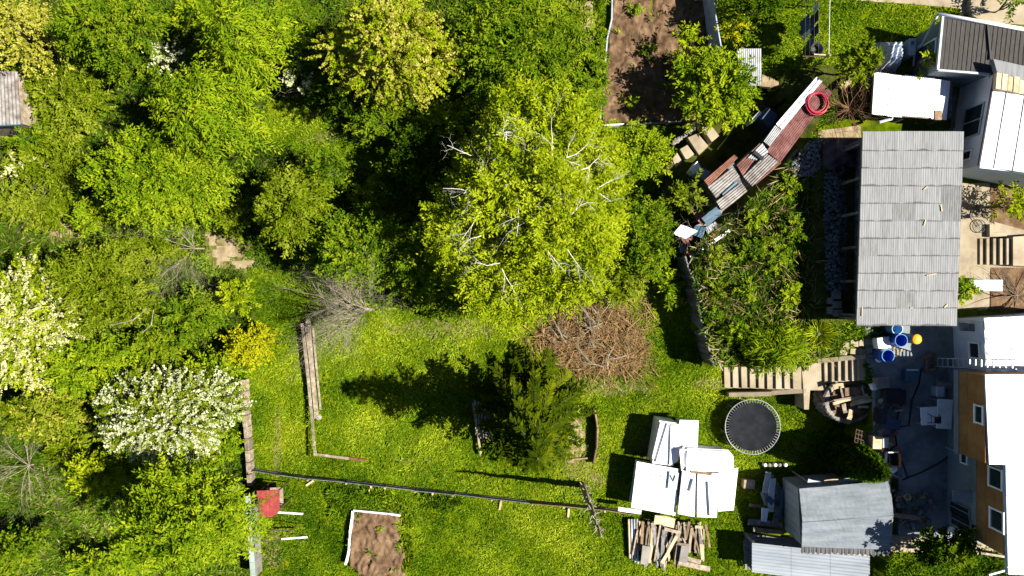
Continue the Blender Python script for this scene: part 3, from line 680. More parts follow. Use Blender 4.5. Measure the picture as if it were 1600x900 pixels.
win_px(x1, 1487, 1518, 806, 826, fw=.06, bars=(.5,), frame='plaster_blue')
cz = 3.9; MB().prism([Vector((x1-.75, fy_(768, cz))), Vector((x1, fy_(768, cz))), Vector((x1, fy_(786, cz))), Vector((x1-.75, fy_(786, cz)))], [3.55, 3.8, 3.8, 3.55], [3.62, 3.87, 3.87, 3.62]).build('door_canopy', M_['plaster_blue'], hg)
MB().tube([P0(x1-.08, ym-.2)+Vector((0, 0, 2)), P0(x1-.08, ym-.2)+Vector((0, 0, 5.8))], .05, 8).build('downpipe', M_['pale_metal'], hg)

# ---- annex with crinkled foil roof
za = 4.3; q = wpoly([(1537, 497), (1700, 488), (1700, 584), (1541, 583)], za)
an = thing('foil_roof_annex', 'house annex with a crinkled bluish-white sheet roof and small window', 'annex', (*W(1570, 540, 2).xy, 2.0))
inn = [p.lerp(q[0].lerp(q[2], .5), .02) for p in q]; inn[0].y -= .1
MB().prism(inn, 2.0, 4.2).build('wall', M_['plaster_white'], an)
cr = MB(); nu, nv = 40, 26
for j in range(nv+1):
    for i in range(nu+1):
        p = q[0].lerp(q[1], i/nu).lerp(q[3].lerp(q[2], i/nu), j/nv)
        zz = 4.3+.05*math.sin(i*.8+j*.35)*math.sin(j*.5+i*.1)+.03*math.sin(i*2.1)+random.uniform(-.02, .02)+.2*i/nu
        cr.v.append((p.x, p.y, zz))
cr.f = [(j*(nu+1)+i, j*(nu+1)+i+1, (j+1)*(nu+1)+i+1, (j+1)*(nu+1)+i) for j in range(nv) for i in range(nu)]
cr.build('roof', M_['white_metal'], an, solid=.02)
wa, wb = P0(inn[0].x, inn[0].y), P0(inn[3].x, inn[3].y)
window(an, wb, wa, .25, .55, 3.2, 3.9, fw=.09)
MB().prism(wpoly([(1502, 504), (1528, 507), (1528, 518), (1504, 517)], 3.6), 3.4, 3.6).build('porch_roof', M_['grey_wood'], an)
# ladder leaning from the yard onto the foil roof
la = W(1460, 566, 2.05); lb = la+(W(1535, 568, 4.5)-la)*1.62
ld = thing('ladder', 'metal ladder leaning from the yard up onto the foil-roofed annex', 'ladder', la)
sv = Vector((0, .2, 0))
for s_ in (-1, 1): MB().beam(la+sv*s_, lb+sv*s_, .04, .07).build('rail', M_['pale_metal'], ld)
for k in range(14):
    p = la.lerp(lb, (k+.6)/14.2); MB().beam(p-sv, p+sv, .05, .04).build('rung', M_['pale_metal'], ld)

# ---- blue-grey shed and its lean-to (bottom)
zs = 2.35; zb = .3
sh = thing('felt_roof_shed', 'grey-blue shed with a felt roof and pale plank side wall', 'shed', (*W(1315, 800, zb).xy, zb))
r0, r1, r2, r3 = W(1248, 763, zs), W(1390, 751, zs+.1), W(1391, 858, zs), W(1252, 853, zs-.05)
rm, rn = W(1253, 815, zs+.28), W(1395, 805, zs+.34)
rb = MB(); nu, nv = 36, 10
for half, (a, b, c, d) in enumerate(((r0, r1, rn, rm), (rm, rn, r2, r3))):
    mb = MB()
    for j in range(nv+1):
        for i in range(nu+1):
            p = a.lerp(b, i/nu).lerp(d.lerp(c, i/nu), j/nv); mb.v.append((p.x, p.y, p.z+.012*math.sin(j*4.1+i*.15)+random.uniform(-.006, .006)+(.012 if half == 0 else 0)))
    mb.f = [(j*(nu+1)+i, j*(nu+1)+i+1, (j+1)*(nu+1)+i+1, (j+1)*(nu+1)+i) for j in range(nv) for i in range(nu)]
    mb.build('roof_slope', M_['blue_grey_felt'], sh, solid=.06, smooth=False)
    for t in ((.33, .66) if half == 0 else (.4, .8)):
        MB().beam(a.lerp(d, t)+Vector((0, 0, .018)), b.lerp(c, t)+Vector((0, 0, .018)), .05, .012).build('felt_seam', M_['blue_grey_felt'], sh)
w0, w1, w2, w3 = [p.copy() for p in (r0, r1, r2, r3)]
cw = (r0+r2)/2
ww = [p.lerp(cw, .03) for p in (r0, r1, r2, r3)]
MB().prism(ww, zb, zs-.12).build('wall', M_['plaster_blue'], sh)
for k in range(7):
    p, q_ = ww[0].lerp(ww[3], (k+.02)/7), ww[0].lerp(ww[3], (k+.98)/7); o_ = Vector((-.045, 0, 0))
    MB().prism([p, q_, q_+o_, p+o_], zb, zs-.14).build('side_panel', M_['pale_roof'], sh)
fr = MB(); nseg = 60
for i in range(nseg+1):
    p = r3.lerp(r2, i/nseg); fr.v += [(p.x, p.y+.1, p.z+.05), (p.x, p.y-.32-.05*math.sin(i*1.7)-random.uniform(0, .07), p.z-.05+.03*math.sin(i*2.3))]
fr.f = [(2*i, 2*i+1, 2*i+3, 2*i+2) for i in range(nseg)]
fr.build('felt_apron', M_['asbestos'], sh, solid=.015)
zl = 1.55
lt = thing('lean_to', 'lean-to under a pale blue-white ribbed metal roof below the felt shed', 'lean-to', (*W(1265, 875, zb).xy, 0.0))
lq = [W(1175, 848, zl), W(1358, 868, zl), W(1358, 915, zl-.15), W(1175, 894, zl-.1)]
for k in range(3):
    a, b = lq[0].lerp(lq[1], k/3), lq[0].lerp(lq[1], (k+1)/3+.004); d, c = lq[3].lerp(lq[2], k/3), lq[3].lerp(lq[2], (k+1)/3+.004)
    MB().corr(a+Vector((0, 0, .01*k)), d+Vector((0, 0, .01*k)), c+Vector((0, 0, .01*k)), b+Vector((0, 0, .01*k)), 9, .014, 2).build('roof_sheet', M_['pale_roof'], lt, smooth=True, solid=.01)
li = [p.lerp((lq[0]+lq[2])/2, .05) for p in lq]
for p in li: MB().beam((p.x, p.y, -.1), (p.x, p.y, zl-.22), .1, .1).build('post', M_['grey_wood'], lt)
MB().prism(li, 0, .08).build('floor', M_['concrete'], lt)
MB().beam(W(1292, 862, zl+.2), W(1356, 867, zl+.2), .08, .06).build('edge_batten', M_['light_wood'], lt)
for k in range(5): plank(lt, W(1163+k*5, 845, .5), W(1166+k*5, 890, .35), .1, .05, 'grey_wood', name='leaning_plank')

# ---- small grey roof near the tree
zg = 3.3; q = wpoly([(1151, 76.5), (1189, 76.5), (1190, 134), (1154, 134)], zg)
hut = thing('grey_roof_hutch', 'small hutch with a grey three-sheet roof on the lawn edge', 'hutch', (*W(1170, 105, 1.4).xy, 1.3))
for k in range(3):
    t0, t1 = (0, .24, .74)[k], (.25, .75, 1)[k]
    a, b, c, d = q[0].lerp(q[3], t0), q[1].lerp(q[2], t0), q[1].lerp(q[2], t1), q[0].lerp(q[3], t1)
    hz = Vector((0, 0, .05-.02*k)); MB().corr(a+hz, b+hz, c+hz, d+hz, 12, .01, 2).build('roof_sheet', M_['grey_metal'], hut, smooth=True, solid=.01)
inn = [p.lerp((q[0]+q[2])/2, .1) for p in q]; MB().prism(inn, 1.0, 3.22).build('wall', M_['old_wood'], hut)

# ---- rusty corrugated roof at the left edge
zr = 2.2; q = wpoly([(-60, 108), (28, 112), (33, 194), (-60, 198)], zr)
rs = thing('rusty_shed', 'shed corner with a grey corrugated roof streaked with rust among the trees', 'shed', (*W(-10, 150, -.3).xy, -.35))
MB().corr(q[0], q[1], q[2], q[3], 16, .02, 3).build('roof', M_['rotten_sheet'], rs, smooth=True, solid=.01)
MB().prism([p.lerp((q[0]+q[2])/2, .06) for p in q], -.4, zr-.08).build('wall', M_['old_wood'], rs)
MB().beam(W(-60, 199, 2.15), W(34, 195, 2.15), .06, .1).build('eave_board', M_['slate_blue'], rs)

# ---- row of patched rusty sheds
zR = 3.1
row = thing('patched_shed_row', 'crooked row of low sheds roofed with red-brown and grey patched sheets', 'shed', (*W(1190, 250, 1.0).xy, 1.0))
def rsheet(pts, m, n, amp=.018, dz=0, name='roof_sheet', rot=False, shape='sin', tilt=0, parent=None, zbase=None):
    zz = (zbase or zR)+dz; q = wpoly(pts, zz)
    if tilt: q[0].z += tilt; q[1].z += tilt
    if rot: q = q[1:]+q[:1]
    return MB().corr(q[0], q[1], q[2], q[3], n, amp, 5, jit=.006, shape=shape).build(name, M_[m], parent or row, smooth=(shape == 'sin'), solid=.012)
# long red roof in four lengths, across -> a->b
def seg(p, q, t0, t1):
    f = lambda t: (p[0][0]+(q[0][0]-p[0][0])*t, p[0][1]+(q[0][1]-p[0][1])*t); g = lambda t: (p[1][0]+(q[1][0]-p[1][0])*t, p[1][1]+(q[1][1]-p[1][1])*t)
    return [f(t0), g(t0), g(t1), f(t1)]
top_e = ((1281, 127), (1300, 146)); bot_e = ((1199, 234), (1221, 252))
for k in range(4): rsheet(seg(top_e, bot_e, k/4, (k+1)/4+.02), 'red_brown_roof', 9, .012, dz=-.012*k)
for k in range(2):
    rsheet(seg(((1276, 120), (1279.5, 122.5)), ((1213, 193), (1217.5, 197.5)), k/2, (k+1)/2+.01), 'white_metal', 2, .02, dz=.09, shape='rib')
    rsheet(seg(((1280.5, 123.5), (1285, 126)), ((1218.5, 198), (1223, 202)), k/2, (k+1)/2+.01), 'white_metal', 2, .02, dz=.11, shape='rib')
rsheet([(1211, 196), (1223, 203), (1203, 229), (1193, 221)], 'grey_metal', 5, dz=.04)
rsheet([(1187, 224), (1194, 229), (1161, 275), (1151, 258)], 'rust_sheet', 5, dz=-.04)
rsheet([(1191, 224), (1201, 238), (1183, 250), (1168, 247)], 'grey_metal', 4, dz=.03)
rsheet([(1198, 240), (1216, 253), (1176, 292), (1161, 276)], 'rotten_sheet', 6, dz=-.02, amp=.03)
rsheet([(1214, 250), (1221, 255), (1181, 289), (1178, 284)], 'rust_sheet', 3, dz=-.06)
rsheet([(1147, 242), (1153, 247), (1107, 291), (1100, 282)], 'terracotta', 4, dz=.03)
rsheet([(1144, 262), (1156, 276), (1119, 309), (1106, 292)], 'rotten_sheet', 5, dz=.0, amp=.03)
rsheet([(1158, 285), (1168, 299), (1129, 331), (1119, 315)], 'rotten_sheet', 5, dz=-.02, amp=.03)
rsheet([(1150, 283), (1156, 290), (1132, 309), (1128, 303)], 'slate_blue', 2, dz=-.08, amp=.008)
rsheet([(1119, 323), (1128, 334), (1106, 353), (1096, 341)], 'slate_blue', 1, dz=-.1, amp=.004)
rsheet([(1100, 333), (1112, 341), (1098, 353), (1090, 345)], 'terracotta', 3, dz=-.25)
rsheet([(1064, 351), (1091, 361), (1072, 373), (1051, 366)], 'white_metal', 3, dz=-.5, amp=.03)
c = W(1185, 241, 3.2); MB().beam(c+Vector((-.22, .1, .06)), c+Vector((.2, -.24, .02)), .16, .08).build('roof_hatch', M_['dark_void'], row)
# bodies under the roofs
for pts, zt in (([(1276, 121), (1299, 147), (1221, 251), (1197, 228)], 3.02), ([(1190, 224), (1216, 252), (1178, 290), (1152, 260)], 2.96), ([(1146, 244), (1166, 299), (1130, 329), (1102, 284)], 2.98), ([(1118, 324), (1128, 335), (1105, 353), (1064, 353), (1056, 366), (1090, 344)], 2.5)):
    q = wpoly(pts, zt); cc = sum(q, Vector())/len(q); MB().prism([p.lerp(cc, .06) for p in q], .95, zt-.06).build('wall', M_['grey_wood'], row)
# ================================================================ THINGS
# ---- terrace retaining wall of boards and edges
rw = thing('terrace_wall', 'curved dark board wall holding up the overgrown terrace above the lawn', 'retaining wall', G(1070, 490))
line = [(1072, 400), (1078, 418), (1086, 440), (1090, 462), (1094, 486), (1099, 508), (1106, 534), (1111, 554), (1117, 572)]
for i in range(len(line)-1):
    for k in range(4):
        t0, t1 = k/4, (k+1)/4
        a = W(*[line[i][j]+(line[i+1][j]-line[i][j])*t0 for j in (0, 1)], 1.9); b = W(*[line[i][j]+(line[i+1][j]-line[i][j])*t1 for j in (0, 1)], 1.9)
        m_ = (a+b)/2; l = (b-a).length; hgt = 1.92+random.uniform(-.12, .1); u = (b-a).normalized()
        MB().prism([a+u*.005, b-u*.005, b-u*.005+Vector((-.06-random.random()*.03, 0, 0)), a+u*.005+Vector((-.06-random.random()*.03, 0, 0))], -.05, hgt).build('board', M_['grey_wood'], rw)
for k in range(12):
    i = random.randrange(len(line)-1); t = random.random(); x = line[i][0]+(line[i+1][0]-line[i][0])*t+2; y = line[i][1]+(line[i+1][1]-line[i][1])*t
    a = random.uniform(0, 3.1); c = W(x+2, y, 1.95); v = Vector((math.cos(a), math.sin(a), random.uniform(-.05, .1)))*random.uniform(.15, .4)
    plank(rw, c-v+Vector((.1, 0, .05)), c+v+Vector((.1, 0, .05)), .05, .03, 'old_wood', 'loose_slat')
ew = thing('trench_wall', 'dark boards lining the trench between the shed row and the terrace', 'retaining wall', W(1190, 290, 1.0))
tl = [(1131, 347), (1170, 316), (1208, 285), (1228, 258), (1247, 231)]
for i in range(4):
    a, b = W(*tl[i], 1.85), W(*tl[i+1], 1.85); MB().prism([a, b, b+Vector((.05, -.07, 0)), a+Vector((.05, -.07, 0))], .9, 1.9).build('board', M_['grey_wood'], ew)
for (a, b, mm) in (((1073, 396), (1126, 357), 'terracotta'), ((1077, 399), (1118, 366), 'red_wood'), ((1079, 402), (1140, 360), 'white_paint')):
    plank(ew, W(*a, 1.95), W(*b, 1.98), .14, .05, mm, 'loose_plank')

for (pts, z_, mm) in (([(1062, 372), (1078, 362), (1086, 372), (1070, 382)], 1.6, 'rust_sheet'), ([(1082, 334), (1096, 326), (1104, 338), (1090, 346)], 2.4, 'terracotta'), ([(1086, 352), (1104, 356), (1098, 372), (1080, 366)], 2.2, 'slate_blue'), ([(1100, 356), (1118, 346), (1124, 354), (1106, 366)], 2.0, 'grey_metal'), ([(1060, 384), (1070, 378), (1076, 390), (1064, 396)], 1.3, 'grey_metal'), ([(1124, 316), (1136, 322), (1126, 336), (1116, 328)], 2.6, 'rotten_sheet')):
    q = wpoly(pts, z_); q[0].z += .12; q[2].z -= .1; MB().corr(q[0], q[1], q[2], q[3], 4, .018, 4, jit=.02).build('broken_sheet', M_[mm], row, solid=.012)
    cc = (q[0]+q[2])/2; MB().beam((cc.x, cc.y, .95), (cc.x, cc.y, z_-.03), .1, .1).build('prop', M_['grey_wood'], row)
# ---- garden steps
def steps(label, x0, x1, y0a, y1a, y0b, y1b, n, za, zb, group):
    t = thing('garden_steps', label, 'steps', W((x0+x1)/2, (y0a+y1b)/2, 0))
    for i in range(n):
        z = za+(zb-za)*(i+1)/n; u0, u1 = i/n, (i+1)/n
        xa, xb = x0+(x1-x0)*u0, x0+(x1-x0)*u1
        q = [W(xa, y0a+(y0b-y0a)*u0, z), W(xb, y0a+(y0b-y0a)*u1, z), W(xb+.6, y1a+(y1b-y1a)*u1, z), W(xa+.6, y1a+(y1b-y1a)*u0, z)]
        nz = random.uniform(-.006, .006)
        MB().prism([v+Vector((random.uniform(-.012, .012), random.uniform(-.02, .02), 0)) for v in q], 0, z+nz).build('step', M_['sand_concrete'], t, bevel=.012)
    return t
s1 = steps('flight of beige concrete steps climbing from the lawn below the terrace', 1131, 1252, 574, 606, 571, 609, 9, -.02, 1.12, None)
for a, b in (((1140, 614), (1205, 612)), ((1207, 611), (1258, 607))):
    p, q = W(*a, .55), W(*b, 1.1); MB().prism([p, q, q+Vector((0, -.22, 0)), p+Vector((0, -.22, 0))], 0, [.45, 1.15, 1.15, .45]).build('side_kerb', M_['sand_concrete'], s1)
MB().prism(wpoly([(1252, 572), (1290, 560), (1291, 610), (1266, 610), (1264, 640), (1256, 640), (1255, 609)], 1.13), 0, 1.13).build('landing', M_['sand_concrete'], s1, bevel=.02)
s2 = steps('short upper flight of beige concrete steps leading into the dark courtyard', 1288, 1352, 563, 598, 558, 594, 6, 1.1, 2.02, None)
p, q = W(1278, 561, 1.3), W(1352, 553, 2.1); MB().prism([p, q, q+Vector((0, -.22, 0)), p+Vector((0, -.22, 0))], 0, [1.3, 2.12, 2.12, 1.3]).build('side_kerb', M_['sand_concrete'], s2)
s3 = thing('garden_steps', 'five pale treads with dark gaps on the path beside the big grey roof', 'steps', W(1555, 393, 2.0))
for k in range(5):
    xa = 1531+k*10.4; MB().prism(wpoly([(xa, 372.5), (xa+6.2, 372.5), (xa+6.2, 413.5), (xa, 413.5)], 2.14+.12*k), 2.0, 2.14+.12*k).build('step', M_['sand_concrete'], s3, bevel=.01)
MB().prism(wpoly([(1583, 370), (1640, 366), (1640, 418), (1583, 415)], 2.75), 2.0, 2.75).build('landing', M_['sand_concrete'], s3)
s4 = thing('slab_steps', 'broad beige stone slabs stepping down beside the bright green tree', 'steps', W(1090, 225, 1.0))
for k, pts in enumerate(([(1096, 199), (1108, 192), (1124, 212), (1112, 222)], [(1074, 215), (1090, 208), (1107, 228), (1092, 242)], [(1062, 233), (1074, 226), (1085, 241), (1072, 250)], [(1050, 248), (1058, 238), (1066, 252), (1056, 262)])):
    zt = 1.55-.17*k; MB().prism(wpoly(pts, zt), .9, zt).build('slab', M_['sand_concrete'], s4, bevel=.02)
st_l = thing('stone_edging', 'line of pale edging stones along the slab steps', 'edging', W(1070, 210, 1.0))
stonem = []
for k in range(3):
    stonem.append(MB().lathe([(.02, .12), (.6, .1), (1, -.2), (.9, -.9)], (0, 0, 0), 7).mesh('stone')); stonem[-1].materials.append(M_['stone'])
    for v in stonem[-1].vertices: v.co *= random.uniform(.8, 1.15)
for k in range(13):
    t = k/12; c = W(1098-44*t+random.uniform(-2, 2), 188+36*t+random.uniform(-2, 2), 1.35-.3*t)
    piece('stone', random.choice(stonem), Matrix.Translation(c) @ Matrix.Rotation(random.uniform(0, 6), 4, 'Z') @ Matrix.Diagonal((.16, .12, .14, 1)), st_l)

# ---- paving slabs near the barrels
pv = thing('paving', 'beige square paving slabs with mossy joints between steps and barrels', 'paving', W(1345, 540, 2.0))
for (x, y, w, h) in ((1335, 536, 12, 12), (1347, 535, 9, 12), (1358, 532, 12, 14), (1370, 533, 9, 12), (1322, 540, 10, 11), (1334, 549, 12, 9), (1347, 549, 12, 9), (1359, 548, 9, 9), (1318, 551, 12, 9), (1398, 553, 14, 14), (1408, 545, 8, 10), (1395, 541, 12, 8)):
    c = W(x, y, 2.06); MB().prism([c+Vector((sx*w*S*.45+random.uniform(-.02, .02), sy*h*S*.45+random.uniform(-.02, .02), 0)) for sx, sy in ((-1, -1), (1, -1), (1, 1), (-1, 1))], 1.9, 2.06+random.uniform(0, .02)).build('paving_slab', M_['sand_concrete'], pv, bevel=.012)

# ---- barrels
def barrel(label, px, py, m, z0=2.03, h=.92, r=.29, lid=None, cut=False):
    c = W(px, py, z0+h); b = Vector((c.x, c.y, z0)); t = thing('barrel', label, 'barrel', b, 'plastic barrels by the long shed')
    pr = [(.0, .02), (r*.93, .02), (r*.97, .06), (r, h*.3), (r*1.03, h*.33), (r, h*.36), (r, h*.64), (r*1.03, h*.67), (r, h*.7), (r*.97, h*.95), (r, h*.97), (r, h)]
    if lid is None: pr += [(r*.93, h), (r*.92, h*.6), (r*.92, .1), (0, .08)]
    MB().lathe(pr, b, 28).build('body', M_[m], t, smooth=True)
    if lid: MB().lathe([(r*1.02, h-.02), (r*1.04, h+.03), (r*.8, h+.05), (r*.5, h+.09), (0, h+.1)], b, 28).build('lid', M_[lid], t, smooth=True)
    else: MB().ring(b+Vector((0, 0, h)), r*.97, .022, 28, 6).build('rim', M_['rim_blue' if m == 'blue_plastic' else 'pale_cloth'], t, smooth=True)
    return t
barrel('open blue plastic barrel standing between pale blue tub and yellow-lidded barrel', 1408, 532, 'blue_plastic', r=.30)
barrel('slate-blue barrel closed with a round yellow lid', 1432, 530, 'slate_blue', r=.23, h=.8, lid='yellow_plastic')
barrel('open blue plastic barrel on slabs beside a small white bucket', 1387.5, 556, 'blue_plastic', r=.30)
barrel('pale blue tub with white rim tucked under the roof edge', 1402, 514, 'light_blue_plastic', r=.26, h=.7)
def crate(name, label, cat, px, py, z0, w, d, h, m, rot=0, lidm=None, group=None):
    c = W(px, py, z0+h); b = Vector((c.x, c.y, z0)); t = thing(name, label, cat, b, group); Mr = Matrix.Rotation(R(rot), 3, 'Z')
    q = [b+Mr @ Vector((sx*w/2, sy*d/2, 0)) for sx, sy in ((-1, -1), (1, -1), (1, 1), (-1, 1))]
    MB().prism([p.lerp(b, .05) for p in q], z0, z0+h*.9).build('body', M_[m], t, bevel=.02)
    MB().prism(q, z0+h*.9, z0+h).build('lid', M_[lidm or m], t, bevel=.015); return t
wc = crate('canister', 'white plastic canister beside the open blue barrel', 'canister', 1381, 536, 2.06, .6, .55, .5, 'white_paint', 8, 'white_paint')
MB().tube([W(1388, 531, 2.58), W(1390, 533, 2.68), W(1390, 538, 2.58)], .03, 6).build('handle', M_['pale_metal'], wc)
b = W(1374, 562, 2.35); t = tag(MB().lathe([(0, 0), (.10, 0), (.135, .28), (.14, .3), (.12, .31), (0, .31)], (b.x, b.y, 2.03), 18).build('bucket', M_['white_paint'], origin=(b.x, b.y, 2.03), smooth=True), 'small white lidded bucket at the foot of the blue barrel', 'bucket')
for k, (x, y) in enumerate(((1362, 556.5), (1362.5, 562))):
    c = W(x, y, 2.15); tag(MB().prism([c+Vector((sx*.16, sy*.07, 0)) for sx, sy in ((-1, -1), (1, -1), (1, 1), (-1, 1))], 2.02, 2.14).build('brick', M_['concrete'], origin=(c.x, c.y, 2.02), bevel=.01), 'pale brick lying beside the small white bucket', 'brick', 'bricks by the bucket')
crate('box', 'beige box with white bag beside it at the top of the stone ring', 'box', 1380, 598, 2.03, .62, .55, .45, 'old_wood', 6, 'concrete')
crate('bag', 'small white bag beside the beige box near the stone ring', 'bag', 1368, 604, 2.03, .32, .32, .3, 'white_paint', 20)
crate('box', 'tan box standing next to a white one beside the clipped evergreen', 'box', 1371, 692, 2.03, .45, .6, .5, 'light_wood', -3, 'light_wood')
crate('box', 'small pale blue-white box next to the tan box by the evergreen', 'box', 1384, 692, 2.03, .3, .5, .35, 'pale_metal', -2, 'pale_cloth')
bb = crate('storage_box', 'blue-grey plastic storage box in the shaded courtyard', 'box', 1426, 587, 2.03, .6, .6, .45, 'slate_blue', 0, 'slate_blue')
MB().beam(W(1417, 578, 2.52), W(1435, 578, 2.52), .05, .05).build('handle', M_['pale_cloth'], bb)

# ---- round stone bed with planks
rg = thing('stone_ring_bed', 'round raised bed ringed with dry stones and littered with planks', 'raised bed', W(1322, 630, 0))
nst = 34
for lay in range(4):
    for k in range(nst):
        a = 2*math.pi*(k+.5*(lay % 2))/nst; zz = .2+.36*lay
        c = W(1329+35*math.cos(a), 628+30*math.sin(a), 1.45); c.z = zz
        piece('stone', random.choice(stonem), Matrix.Translation(c) @ Matrix.Rotation(a+random.uniform(-.4, .4), 4, 'Z') @ Matrix.Diagonal((.2*random.uniform(.8, 1.2), .17, .22, 1)), rg)
MB().prism([W(1329+33*math.cos(k*.4488), 628+28*math.sin(k*.4488), 1.3) for k in range(14)], 0, 1.32).build('earth_fill', M_['soil'], rg)
for (a, b, w, mm) in (((1301, 631), (1356, 617), .13, 'light_wood'), ((1303, 626), (1352, 617), .10, 'old_wood'), ((1329, 633), (1364, 625), .14, 'light_wood'), ((1331, 628), (1362, 620), .10, 'light_wood'), ((1313, 604), (1317, 621), .09, 'old_wood'), ((1347, 604), (1350, 617), .08, 'light_wood'), ((1341, 636), (1357, 636), .12, 'light_wood'), ((1302, 605), (1318, 602), .25, 'light_wood'), ((1318, 631), (1321, 645), .2, 'old_wood'), ((1326, 655), (1330, 640), .22, 'light_wood')):
    plank(rg, W(*a, 1.62+random.uniform(0, .15)), W(*b, 1.66+random.uniform(0, .1)), w, .05, mm)
pp = MB().prism(wpoly([(1320, 606), (1345, 604), (1346, 617), (1320, 619)], 1.65), 1.5, 1.68).build('rush_mat', M_['brown_wood'], rg)

# ---- trampoline
c = W(1176, 667, .85); tr = thing('trampoline', 'round trampoline with black mat on the lawn below the steps', 'trampoline', (c.x, c.y, 0))
ro = 43*S*(H-.85)/H
MB().ring((c.x, c.y, .85), ro, .024, 64, 8).build('frame_ring', M_['steel_pole'], tr, smooth=True)
MB().lathe([(0, .80), (ro*.45, .815), (ro*.87, .845), (ro*.875, .85), (ro*.87, .838), (0, .79)], (c.x, c.y, 0), 64).build('mat', M_['tramp_mat'], tr, smooth=True)
for k in range(60):
    a = 2*math.pi*k/60; u = Vector((math.cos(a), math.sin(a), 0)); o = Vector((c.x, c.y, .848))
    MB().tube([o+u*ro*.87, o+u*ro*.985], .012, 5).build('spring', M_['grey_metal'], tr)
for k in range(4):
    a = 2*math.pi*k/4+.5; u = Vector((math.cos(a), math.sin(a), 0)); v = Vector((-u.y, u.x, 0)); o = Vector((c.x, c.y, 0))+u*ro*.97
    MB().tube([o+v*.4+Vector((0, 0, .84)), o+v*.4+Vector((0, 0, .04)), o-v*.4+Vector((0, 0, .04)), o-v*.4+Vector((0, 0, .84))], .025, 6).build('leg', M_['steel_pole'], tr)

# ---- white panel sheds (pile of white sheet-metal boxes)
ws = thing('white_panel_stack', 'bright white stack of sheet-metal panels and boxes on the lawn', 'panel stack', G(1065, 740))
def wp(pts, z, th, z0=None, m='white_metal', name='panel', dz=None):
    q = wpoly(pts, z); zt = [z+(dz[i] if dz else 0) for i in range(len(q))]
    return MB().prism(q, [a-th for a in zt] if z0 is None else z0, zt).build(name, M_[m], ws, bevel=.01)
wp([(1030, 657), (1058, 661), (1052, 728), (1019, 724)], 1.35, 1.2, 0.02, name='box')
wp([(1062, 656), (1091.5, 657), (1090, 701), (1056, 716)], 1.40, .08)
wp([(1064, 660), (1090, 662), (1088, 700), (1060, 712)], 1.25, 1, 0.02, name='box')
wp([(1048, 664), (1064, 662), (1060, 720), (1046, 728)], 1.46, .05)
wp([(995, 721), (1061, 733), (1055, 806), (986, 793)], 1.30, .12, None)
wp([(999, 726), (1058, 737), (1052, 800), (990, 789)], 1.15, 1, 0.02, name='box')
wp([(1061, 704), (1072, 698), (1074, 730), (1064, 735)], 1.75, .04, dz=(.1, -.25, -.25, .1))
wp([(1074, 700), (1138, 703), (1146, 713), (1147, 738), (1072, 737)], 1.6, .1)
wp([(1078, 704), (1140, 708), (1143, 734), (1076, 734)], 1.48, 1, 0.02, name='box')
wp([(1066, 735), (1087, 737), (1085, 808), (1059, 803)], 1.5, .06)
wp([(1090, 738), (1124, 740), (1120, 809), (1089, 808)], 1.52, .06)
wp([(1122, 736), (1155, 732), (1148, 799), (1121, 798)], 1.42, .06, dz=(.12, -.15, -.15, .12))
wp([(1070, 742), (1145, 742), (1140, 796), (1066, 798)], 1.3, 1, 0.02, name='box')
for (a, b, z) in (((1033, 660), (1020, 716), 1.42), ((1044, 662), (1026, 722), 1.42)): ws_ = MB().beam(W(*a, z), W(*b, z), .1, .09).build('rib', M_['white_metal'], ws)
for (a, b, z, w) in (((1107, 753), (1110, 806), 1.6, .07), ((1084, 749), (1079, 768), 1.6, .07), ((1074, 708), (1073, 733), 1.7, .06), ((1062, 702), (1138, 706), 1.72, .05)): MB().beam(W(*a, z), W(*b, z), w, .10).build('rib', M_['white_metal'], ws)
MB().beam(W(1079, 737, 1.63), W(1112, 741, 1.63), .12, .05).build('batten', M_['brown_wood'], ws)
wp([(1046, 737), (1061, 739), (1057, 766), (1043, 764)], 1.42, .05, m='pale_metal', name='sign_board')
MB().tube([W(1048, 743, 1.45), W(1052, 752, 1.45), W(1055, 743, 1.45)], .03, 5).build('sign_mark', M_['slate_blue'], ws)
for k in range(3):
    c = W(1003+k*16, 741+k*2, 1.32); MB().lathe([(.0, .03), (.09, .03), (.1, 0)], c, 12).build('vent_cap', M_['white_metal'], ws)
wp([(989, 748), (993, 748), (987, 784), (983, 784)], 1.1, .08, m='pale_metal', name='side_rail')
bp = thing('white_board', 'long white board sticking out beside the white panel stack', 'board', W(985, 798, 1.05))
plank(bp, W(966, 795, 1.1), W(1002, 800, 1.18), .2, .06, 'white_paint')

# ---- timber heap
th = thing('timber_heap', 'untidy heap of weathered planks and beams below the white panels', 'timber', G(1045, 855))
sr = random.Random(4)
for k in range(72):
    x = 994+sr.random()*110; y = 814+sr.random()*14; L_ = sr.uniform(35, 68); a = sr.gauss(0.02, .16)
    if x > 1065: L_ *= .75
    z0 = .12+sr.random()*.42; mm = sr.choice(['old_wood', 'old_wood', 'brown_wood', 'grey_wood', 'light_wood'])
    plank(th, W(x, y, z0), W(x-math.sin(a)*L_, y+math.cos(a)*L_, z0+sr.uniform(-.1, .1)), sr.uniform(.07, .17), sr.uniform(.04, .1), mm)
for (a, b, w, mm) in (((1060, 878), (1109, 889), .26, 'old_wood'), ((1066, 870), (1095, 878), .22, 'old_wood'), ((1034, 879), (1057, 838), .15, 'light_wood'), ((1058, 849), (1077, 852), .14, 'old_wood'), ((1086, 823), (1098, 824), .15, 'light_wood'), ((1022, 812), (1054, 818), .45, 'light_wood'), ((1038, 826), (1064, 832), .16, 'old_wood')):
    plank(th, W(*a, .68), W(*b, .72), w, .06, mm)
for pts in ([(1004, 852), (1018, 855), (1012, 884), (1001, 881)], [(1065, 852), (1077, 854), (1073, 881), (1061, 877)]):
    MB().prism(wpoly(pts, .75), .69, .75).build('panel', M_['concrete'], th)
